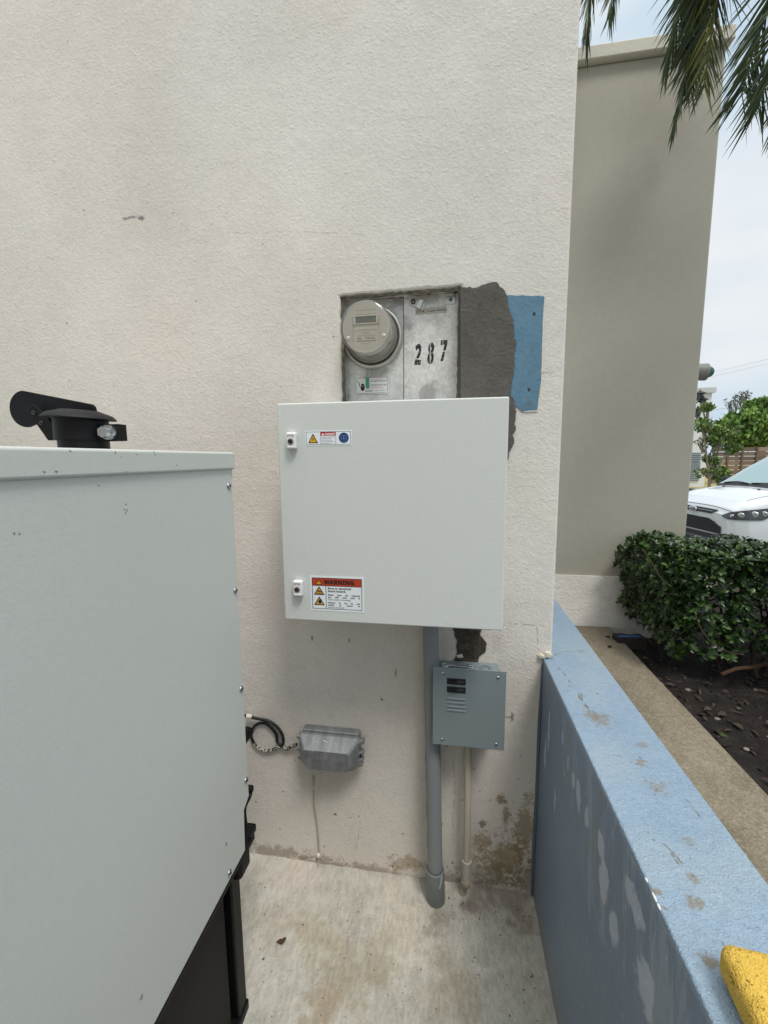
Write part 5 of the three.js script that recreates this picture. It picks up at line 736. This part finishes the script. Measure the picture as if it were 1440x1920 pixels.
  part('upper_grille', patch(front((x) => 0.865 - 0.03 * x * x, (x) => 0.795 - 0.02 * x * x + 0.05 * smooth(0.36, 0.46, Math.abs(x)), -0.46, 0.46), F, 0.012, 24, 4), ds(trim), van);
  part('grille_bar', patch(front((x) => 0.838, (x) => 0.826, -0.40, 0.40), F, 0.02, 24, 2), ds(M(0x6f7376, { metalness: 0.8, roughness: 0.3 })), van);
  part('lower_grille', patch(front((x) => 0.72 - 0.10 * smooth(0.3, 0.62, Math.abs(x)), (x) => 0.52, -0.58, 0.58), F, 0.012, 26, 6), ds(M(0x0d0e10, { roughness: 0.6 })), van);
  for (const y of [0.56, 0.60, 0.64, 0.68]) part('grille_slat', patch(front((x) => y + 0.008, (x) => y, -0.48, 0.48), F, 0.022, 20, 1), ds(M(0x232528, { roughness: 0.5 })), van);
  part('bumper', patch(front((x) => 0.50 + 0.04 * smooth(0.45, 0.7, Math.abs(x)), (x) => 0.30, -0.80, 0.80), F, 0.014, 40, 8), ds(M(0x25282b, { roughness: 0.65 })), van);
  part('skid_strip', patch(front((x) => 0.44, (x) => 0.39, -0.5, 0.5), F, 0.03, 24, 3), ds(M(0x4a4d50, { roughness: 0.5 })), van);
  for (const s of [-1, 1]) {
    const be = 0.70, dir = V(-s * Math.sin(be), 0, -Math.cos(be)), lat = V(s * Math.cos(be), 0, -Math.sin(be));
    const hl = new THREE.Group(); hl.name = 'headlight'; van.add(hl);
    const outl = (grow) => (u, v) => { const t = u, w = mix(0.43 - grow, 0.98, t), top = 0.815 + 0.12 * Math.pow(t, 0.8) + grow, bot = 0.755 + 0.015 * t * t + 0.07 * smooth(0.78, 1, t) - grow, k = Math.pow(Math.sin(Math.PI / 2 * clamp(t * 4)), 0.6), mid = 0.79; return lat.clone().multiplyScalar(w).setY(mix(mix(mid, bot, k), mix(mid, top, k), v)); };
    part('lamp_housing', patch(outl(0.004), dir, 0.012, 20, 6), ds(M(0x2a2d30, { roughness: 0.3 })), hl);
    for (const [w, y, r] of [[0.56, 0.80, 0.024], [0.66, 0.82, 0.04], [0.79, 0.84, 0.046], [0.88, 0.85, 0.04]]) { const h = hit(lat.clone().multiplyScalar(w).setY(y).addScaledVector(dir, -3), dir); if (h) part('reflector', new THREE.SphereGeometry(r, 16, 10).scale(1, 0.85, 0.3).rotateY(s * be).translate(...h.point.addScaledVector(dir, -0.012).toArray()), chrome, hl); }
    part('lens', patch(outl(0), dir, 0.05, 20, 6), ds(P(0xffffff, { transmission: 1, thickness: 0, roughness: 0.03 })), hl);
    const wz = -0.86; for (const [z] of [[wz], [-3.55]]) { const w = new THREE.Group(); w.name = 'wheel'; w.position.set(s * 0.80, 0.32, z); van.add(w); part('tyre', new THREE.TorusGeometry(0.225, 0.095, 16, 40).rotateY(Math.PI / 2), M(0x131313, { roughness: 0.85 }), w); part('rim', cyl(V(-s * 0.08, 0, 0), V(s * 0.06, 0, 0), 0.21, 0.20, 28), M(0x9a9da0, { metalness: 0.7, roughness: 0.4 }), w); const ar = part('wheel_arch', new THREE.TorusGeometry(0.36, 0.03, 10, 30, Math.PI * 1.05).rotateY(Math.PI / 2).translate(s * 0.10, 0.03, 0), trim, w); }
    const mi = new THREE.Group(); mi.name = 'mirror'; mi.position.set(s * 0.99, 1.14, -1.22); van.add(mi); part('mirror_shell', new THREE.SphereGeometry(0.1, 18, 14).scale(1, 0.95, 0.6).translate(s * 0.06, 0.05, 0), trim, mi); part('mirror_arm', cyl(V(-s * 0.10, -0.04, 0), V(s * 0.03, 0.0, 0), 0.03, 0.03, 12), trim, mi);
    // side windows
    const sd = V(-s, 0, 0); part('side_window', patch((u, v) => V(s * 1.2, mix(1.12, 1.60, v), mix(-1.80 + 0.42 * (1 - v), -2.45, u)), sd, 0.006, 10, 6), ds(M(0x2b3235, { roughness: 0.1 })), van);
    part('wiper_nozzle', new THREE.SphereGeometry(0.018, 10, 8).scale(1.4, 0.6, 1).translate(s * 0.34, hit(V(s * 0.34, 4, -0.66), V(0, -1, 0)).point.y + 0.004, -0.66), trim, van);
    part('hood_seam', tube(Array.from({ length: 9 }, (_, i) => { const z = mix(-0.26, -0.80, i / 8), x = s * mix(0.66, 0.78, i / 8); return V(x, hit(V(x, 4, z), V(0, -1, 0)).point.y + 0.001, z); }), 0.005, 24, 5), M(0x6c7072, { roughness: 0.7 }), van);
    part('hood_crease', tube(Array.from({ length: 9 }, (_, i) => { const z = mix(-0.2, -0.78, i / 8), x = s * mix(0.40, 0.55, i / 8); return V(x, hit(V(x, 4, z), V(0, -1, 0)).point.y - 0.006, z); }), 0.012, 24, 8), white, van);
  }
  part('hood_front_seam', tube(Array.from({ length: 15 }, (_, i) => { const x = mix(-0.68, 0.68, i / 14), y = 0.905 - 0.05 * Math.pow(Math.abs(x) / 0.68, 3); const h = hit(V(x, y, 3), F); return V(x, y, h.point.z + 0.001); }), 0.005, 40, 5), M(0x6c7072, { roughness: 0.7 }), van);
  const wind = V(0, -0.85, -0.52);
  part('windscreen', patch((u, v) => { const w = mix(0.79, 0.63, v); return V(mix(-w, w, u), mix(1.205, 1.735, v), mix(-0.88, -1.74, v)); }, wind, 0.006, 24, 10), ds(glass), van);
  part('cowl', patch((u, v) => V(mix(-0.78, 0.78, u), mix(1.165, 1.20, v), mix(-0.81, -0.875, v)), wind, 0.009, 20, 2), ds(trim), van);
  for (const [a, b] of [[0.56, -0.04], [-0.1, -0.62]]) part('wiper', tube([V(a, 1.2, -0.85), V(mix(a, b, 0.5), 1.22, -0.88), V(b, 1.21, -0.86)].map((p) => { const h = hit(p.clone().addScaledVector(wind.clone().normalize(), -3), wind.clone().normalize()); return h.point.addScaledVector(wind.clone().normalize(), -0.02); }), 0.01, 16, 6), trim, van);
  const em = thing ? new THREE.Group() : null; em.name = 'emblem'; { const h = hit(V(0, 0.83, 3), F); em.position.set(0, 0.83, h.point.z + 0.03); } van.add(em);
  part('emblem_rim', new THREE.SphereGeometry(1, 28, 12).scale(0.092, 0.042, 0.012), chrome, em); part('emblem_plate', new THREE.SphereGeometry(1, 28, 12).scale(0.080, 0.033, 0.015), M(0x3c434d, { roughness: 0.3 }), em);
  part('emblem_script', tube([V(-0.05, -0.006, 0.013), V(-0.03, 0.014, 0.0145), V(-0.012, -0.008, 0.0152), V(0.006, 0.006, 0.0155), V(0.026, -0.006, 0.015), V(0.048, 0.008, 0.013)], 0.003, 30, 6), chrome, em);
  van.rotation.y = -1.46; const q = V(0, 0.83, 0).applyAxisAngle(V(0, 1, 0), van.rotation.y);
  van.position.set(cpos.x - q.x, GROUND, cpos.z - q.z);
}

// ------------------------------------------------------------------ things in the distance
{
  // dry lawn beyond the parking ground
  const lm = dataTex(512, 512, (u, v, o) => { const n = fbm(u * 8, v * 8, 5, 8, 3), f = fbm(u * 90, v * 90, 2, 90, 4); o[0] = 150 + 60 * (n - 0.5) + 40 * (f - 0.5); o[1] = 138 + 50 * (n - 0.5) + 40 * (f - 0.5); o[2] = 88 + 40 * (n - 0.5) + 20 * (f - 0.5); });
  structure('lawn', boxUV(new THREE.PlaneGeometry(120, 60).rotateX(-Math.PI / 2).translate(30, GROUND + 0.06, -50)), M(0xffffff, { map: tiled(lm, 6), roughness: 1 }), 'dry yellow lawn in front of the wooden fence');
  structure('lawn_kerb', boxUV(new THREE.BoxGeometry(120, 0.14, 0.3).translate(30, GROUND + 0.05, -19.9)), M(0xa8a59a, { roughness: 0.9 }), 'pale kerb along the dry lawn');

  // fence
  const fl = far(1338, 838, 27), frr = far(1560, 838, 27), top = 1.95, dirv = frr.clone().sub(fl).setY(0), len = dirv.length(), fn = thing('wooden_fence', 'weathered brown wooden fence of horizontal boards beyond the van', 'fence', [fl.x, GROUND + 0.06, fl.z]); fn.rotation.y = Math.atan2(-dirv.z, dirv.x) - 0.0;
  const wm = [0x78685a, 0x877667, 0x6c5c4e, 0x928271].map((c, i) => M(c, { roughness: 0.9, map: null, bumpMap: tiled(fineBump, 2, 0.2), bumpScale: 0.004 }));
  const bays = 8, bw = len / bays, bh = (top - GROUND - 0.06) / 8; const bgeo = boxUV(new RoundedBoxGeometry(bw - 0.02, bh * 0.86, 0.03, 1, 0.004)), pgeo = boxUV(new RoundedBoxGeometry(0.09, top - GROUND, 0.09, 1, 0.006));
  for (let i = 0; i <= bays; i++) { const p = part('post', pgeo, wm[2], fn); p.position.set(i * bw, (top - GROUND) / 2 - 0.06, 0.065); if (i < bays) for (let k = 0; k < 8; k++) { const b = part('board', bgeo, wm[Math.floor(rnd() * 4)], fn); b.position.set((i + 0.5) * bw, (k + 0.55) * bh, rr(-0.006, 0.006)); b.rotation.z = rr(-0.004, 0.004); } }

  // white house behind the small tree
  const a = far(1336, 727, 24), g0 = GROUND + 0.06, hb = thing('white_house', 'white flat fronted house with louvred windows behind the lantern post', 'house', [a.x, g0, a.z]);
  const H = a.y - g0, wht = M(0xd9d9d4, { roughness: 0.85, bumpMap: tiled(fineBump, 1), bumpScale: 0.004 });
  part('wall', box(-9, 0, 0, H - 0.25, -8, 0), wht, hb); part('cornice', box(-9.1, 0.12, H - 0.248, H, -8.1, 0.12), M(0xc4c4c0, { roughness: 0.8 }), hb);
  for (const [px, py] of [[1300, 857], [1299, 875], [1297, 893], [1260, 857], [1260, 875]]) { const w = far(px, py, 24).sub(a), wy = w.y + H; const wi = part('window', box(w.x - 0.32, w.x + 0.32, wy - 0.22, wy + 0.22, 0.002, 0.05), M(0x6f747a, { roughness: 0.5 }), hb); for (let k = 0; k < 4; k++) part('louvre', box(w.x - 0.30, w.x + 0.30, wy - 0.2 + k * 0.1, wy - 0.14 + k * 0.1, 0.052, 0.075), M(0x8e9499, { roughness: 0.5 }), wi); }

  // trees
  function tree(name, label, basePx, d, crownPx, n, leafSize, colors, opt = {}) {
    const b = far(...basePx, d); b.y = GROUND + (opt.y || 0); const t = thing(name, label, 'tree', b.toArray(), opt.group), bark = M(opt.bark || 0x8a8070, { roughness: 0.95 });
    const cs = crownPx.map(([x, y, r, dd]) => { const c = far(x, y, d + (dd || 0)).sub(b); return [c, r * d / FOCAL]; });
    const tp = cs[0][0].clone().multiplyScalar(0.55); tp.y = cs[0][0].y * 0.5;
    part('trunk', limb([V(0, -0.05, 0), V(tp.x * 0.4 + 0.05, tp.y * 0.5, tp.z * 0.4), tp], opt.r || 0.12, (opt.r || 0.12) * 0.6, 12, 8), bark, t);
    for (const [c, r] of cs) { part('limb', limb([tp, tp.clone().lerp(c, 0.5).add(V(rr(-0.1, 0.1), rr(0, 0.2), rr(-0.1, 0.1))), c], (opt.r || 0.12) * 0.5, 0.015, 10, 6), bark, t); for (let k = 0; k < (opt.twigs ?? 3); k++) part('branch', limb([c.clone().lerp(tp, 0.3), c.clone().add(V(rr(-r, r) * 0.4, rr(0, r) * 0.5, rr(-r, r) * 0.4)), c.clone().add(V(rr(-r, r), rr(-0.1, r), rr(-r, r)))], 0.025, 0.006, 8, 5), bark, t); }
    if (n) { const gs = [], geo = leafGeo(leafSize, leafSize * 0.6), tot = cs.reduce((s, [, r]) => s + r * r, 0), mats = []; const per = Math.round(n); const im = new THREE.InstancedMesh(geo, M(0xffffff, { roughness: 0.7, side: THREE.DoubleSide }), per), m = new THREE.Matrix4(), q = new THREE.Quaternion(); im.name = 'crown'; let i = 0; const col = colors.map((c) => new THREE.Color(c));
      while (i < per) { let k = rnd() * tot, j = 0; while (k > cs[j][1] ** 2 && j < cs.length - 1) k -= cs[j++][1] ** 2; const [c, r] = cs[j], v = V(rr(-1, 1), rr(-1, 1), rr(-1, 1)); if (v.length() > 1) continue; v.normalize().multiplyScalar(Math.pow(rnd(), 0.4)); const p = c.clone().add(V(v.x * r, v.y * r * 0.7, v.z * r)); if (fbm(p.x * 2.4 / (leafSize * 8) + 50, (p.y + p.z * 0.7) * 2.4 / (leafSize * 8) + 50, 2, 0, 4) < (opt.gap ?? 0.42)) { if (rnd() < 0.9) { if (rnd() < 0.02) i++; continue; } } q.setFromEuler(new THREE.Euler(rr(-1.2, 1.2), rnd() * 6.28, rr(-1.2, 1.2))); const s = rr(0.6, 1.3); m.compose(p, q, V(s, s, s)); im.setMatrixAt(i, m); im.setColorAt(i, col[Math.floor(rnd() * col.length)]); i++; }
      im.castShadow = im.receiveShadow = true; t.add(tag(im, null, null, null, 'stuff')); }
    return t;
  }
  const greens = [0x557231, 0x6f9142, 0x445c27, 0x86a64e];
  tree('small_tree', 'slender pale trunked young tree with sparse leaves behind the van bonnet', [1323, 925], 13, [[1340, 830, 20], [1316, 800, 18], [1312, 830, 12], [1355, 815, 20], [1326, 765, 11], [1345, 890, 18], [1316, 888, 12], [1372, 842, 15], [1335, 862, 14], [1352, 905, 8]], 2600, 0.085, [0x55702f, 0x6c883e, 0x455f28, 0x8a9a58], { r: 0.06, gap: 0.46, twigs: 5, bark: 0x9a9080 });
  tree('leafy_tree', 'large bright green leafy tree behind the wooden fence', [1440, 900], 34, [[1415, 795, 40], [1385, 800, 30, 1], [1445, 780, 40], [1460, 810, 50, 2], [1400, 820, 34], [1420, 765, 18], [1362, 812, 22]], 9000, 0.34, greens, { r: 0.3, gap: 0.38 });
  tree('leafy_tree', 'dark green leafy tree beside the bright one behind the fence', [1530, 900], 36, [[1530, 770, 60], [1580, 790, 60], [1500, 800, 44]], 4000, 0.4, greens, { r: 0.3, gap: 0.38 });
  tree('bare_tree', 'bare grey branched tree rising above the leafy tree', [1378, 900], 38, [[1380, 752, 14], [1372, 760, 10], [1393, 745, 14], [1400, 738, 9], [1366, 758, 8]], 120, 0.2, [0x4a5040, 0x5a604e], { r: 0.12, twigs: 9, bark: 0x8d8a86 });
  // boulder beside the van
  { const p = far(1301, 921, 15), g = new THREE.IcosahedronGeometry(0.3, 3), at3 = g.attributes.position; for (let i = 0; i < at3.count; i++) { const s = 1 + 0.25 * (fbm(at3.getX(i) * 4 + 9, at3.getY(i) * 4 + at3.getZ(i) * 3, 3) - 0.5); at3.setXYZ(i, at3.getX(i) * s, at3.getY(i) * s * 0.75, at3.getZ(i) * s); } g.computeVertexNormals(); const b = solo('boulder', g, M(0x24221f, { roughness: 0.7 }), 'dark rounded boulder at the foot of the young tree', 'boulder'); b.position.set(p.x - 0.15, GROUND + 0.3, p.z); b.scale.setScalar(1.35); }
  // lantern post in front of the house
  { const d = 17, b = far(1297, 760, d), post = thing('lantern_post', 'black post with old fashioned lanterns in front of the white house', 'street lamp', [b.x, GROUND, b.z]), ir = M(0x1c1d20, { roughness: 0.5 }), h = b.y - GROUND;
    part('post', limb([V(0, 0, 0), V(0, 1, 0), V(0, h, 0)], 0.07, 0.035, 10, 10), ir, post); part('arm', tube([V(-0.2, h + 0.1, 0), V(0, h, 0), V(0.2, h + 0.12, 0), V(0.45, h + 0.2, 0)], 0.02, 16, 6), ir, post);
    for (const [px, py, s] of [[1312, 741, 1], [1318, 752, 0.9], [1308, 772, 1.0]]) { const c = far(px, py, d).sub(b).add(V(0, h, 0)), ln = new THREE.Group(); ln.name = 'lantern'; ln.position.copy(c); ln.scale.setScalar(s); post.add(ln); part('roof', new THREE.LatheGeometry([[0.001, 0.20], [0.03, 0.19], [0.03, 0.15], [0.10, 0.12], [0.19, 0.07], [0.19, 0.05], [0.001, 0.05]].map(([r, y]) => new THREE.Vector2(r, y)), 18), ir, ln); part('globe', new THREE.CylinderGeometry(0.12, 0.07, 0.24, 12).translate(0, -0.07, 0), P(0x6a6d70, { roughness: 0.2, transmission: 0.3 }), ln); for (let k = 0; k < 4; k++) { const an = k * Math.PI / 2; part('cage_bar', cyl(V(Math.cos(an) * 0.125, 0.05, Math.sin(an) * 0.125), V(Math.cos(an) * 0.075, -0.2, Math.sin(an) * 0.075), 0.012, 0.012, 6), ir, ln); } part('finial', new THREE.SphereGeometry(0.03, 10, 8).translate(0, -0.22, 0), ir, ln); }
  }
  // signal light poking out from behind the taupe wall
  { const d = 9.5, p = far(1314, 698, d), sg = thing('signal_light', 'grey signal lamp with a dark green lens jutting from behind the taupe wall', 'signal light', [p.x - 0.55, GROUND, p.z]), gr = M(0x6f6c66, { roughness: 0.6 }), h = p.y - GROUND;
    part('pole', limb([V(0, 0, 0), V(0, 2, 0), V(0, h + 0.1, 0)], 0.08, 0.06, 10, 12), gr, sg); part('housing', cyl(V(0.05, h + 0.02, 0), V(0.64, h, 0), 0.14, 0.165, 24), gr, sg); part('lens', new THREE.SphereGeometry(0.125, 20, 14).scale(1.0, 0.9, 0.9).translate(0.66, h, 0.0), M(0x14533f, { roughness: 0.25 }), sg, 'unlit dark green lens'); }
  // overhead lines
  const line = (a, b, d, sag, r, lab) => { const A = far(...a, d), B = far(...b, d); solo('overhead_wire', tube([A, A.clone().lerp(B, 0.33).add(V(0, -sag, 0)), A.clone().lerp(B, 0.67).add(V(0, -sag, 0)), B], r, 24, 5), M(0xb4babd, { roughness: 0.8 }), lab, 'wire', 'overhead wires'); };
  line([1180, 730], [1640, 620], 45, 0.25, 0.014, 'upper pair of thin overhead wires against the sky'); line([1180, 737], [1640, 629], 45, 0.25, 0.014, 'upper pair of thin overhead wires against the sky'); line([1180, 790], [1640, 715], 42, 0.2, 0.022, 'lower single overhead wire above the bare tree');
}

renderer.setSize(768, 1024);
renderer.render(scene, camera);
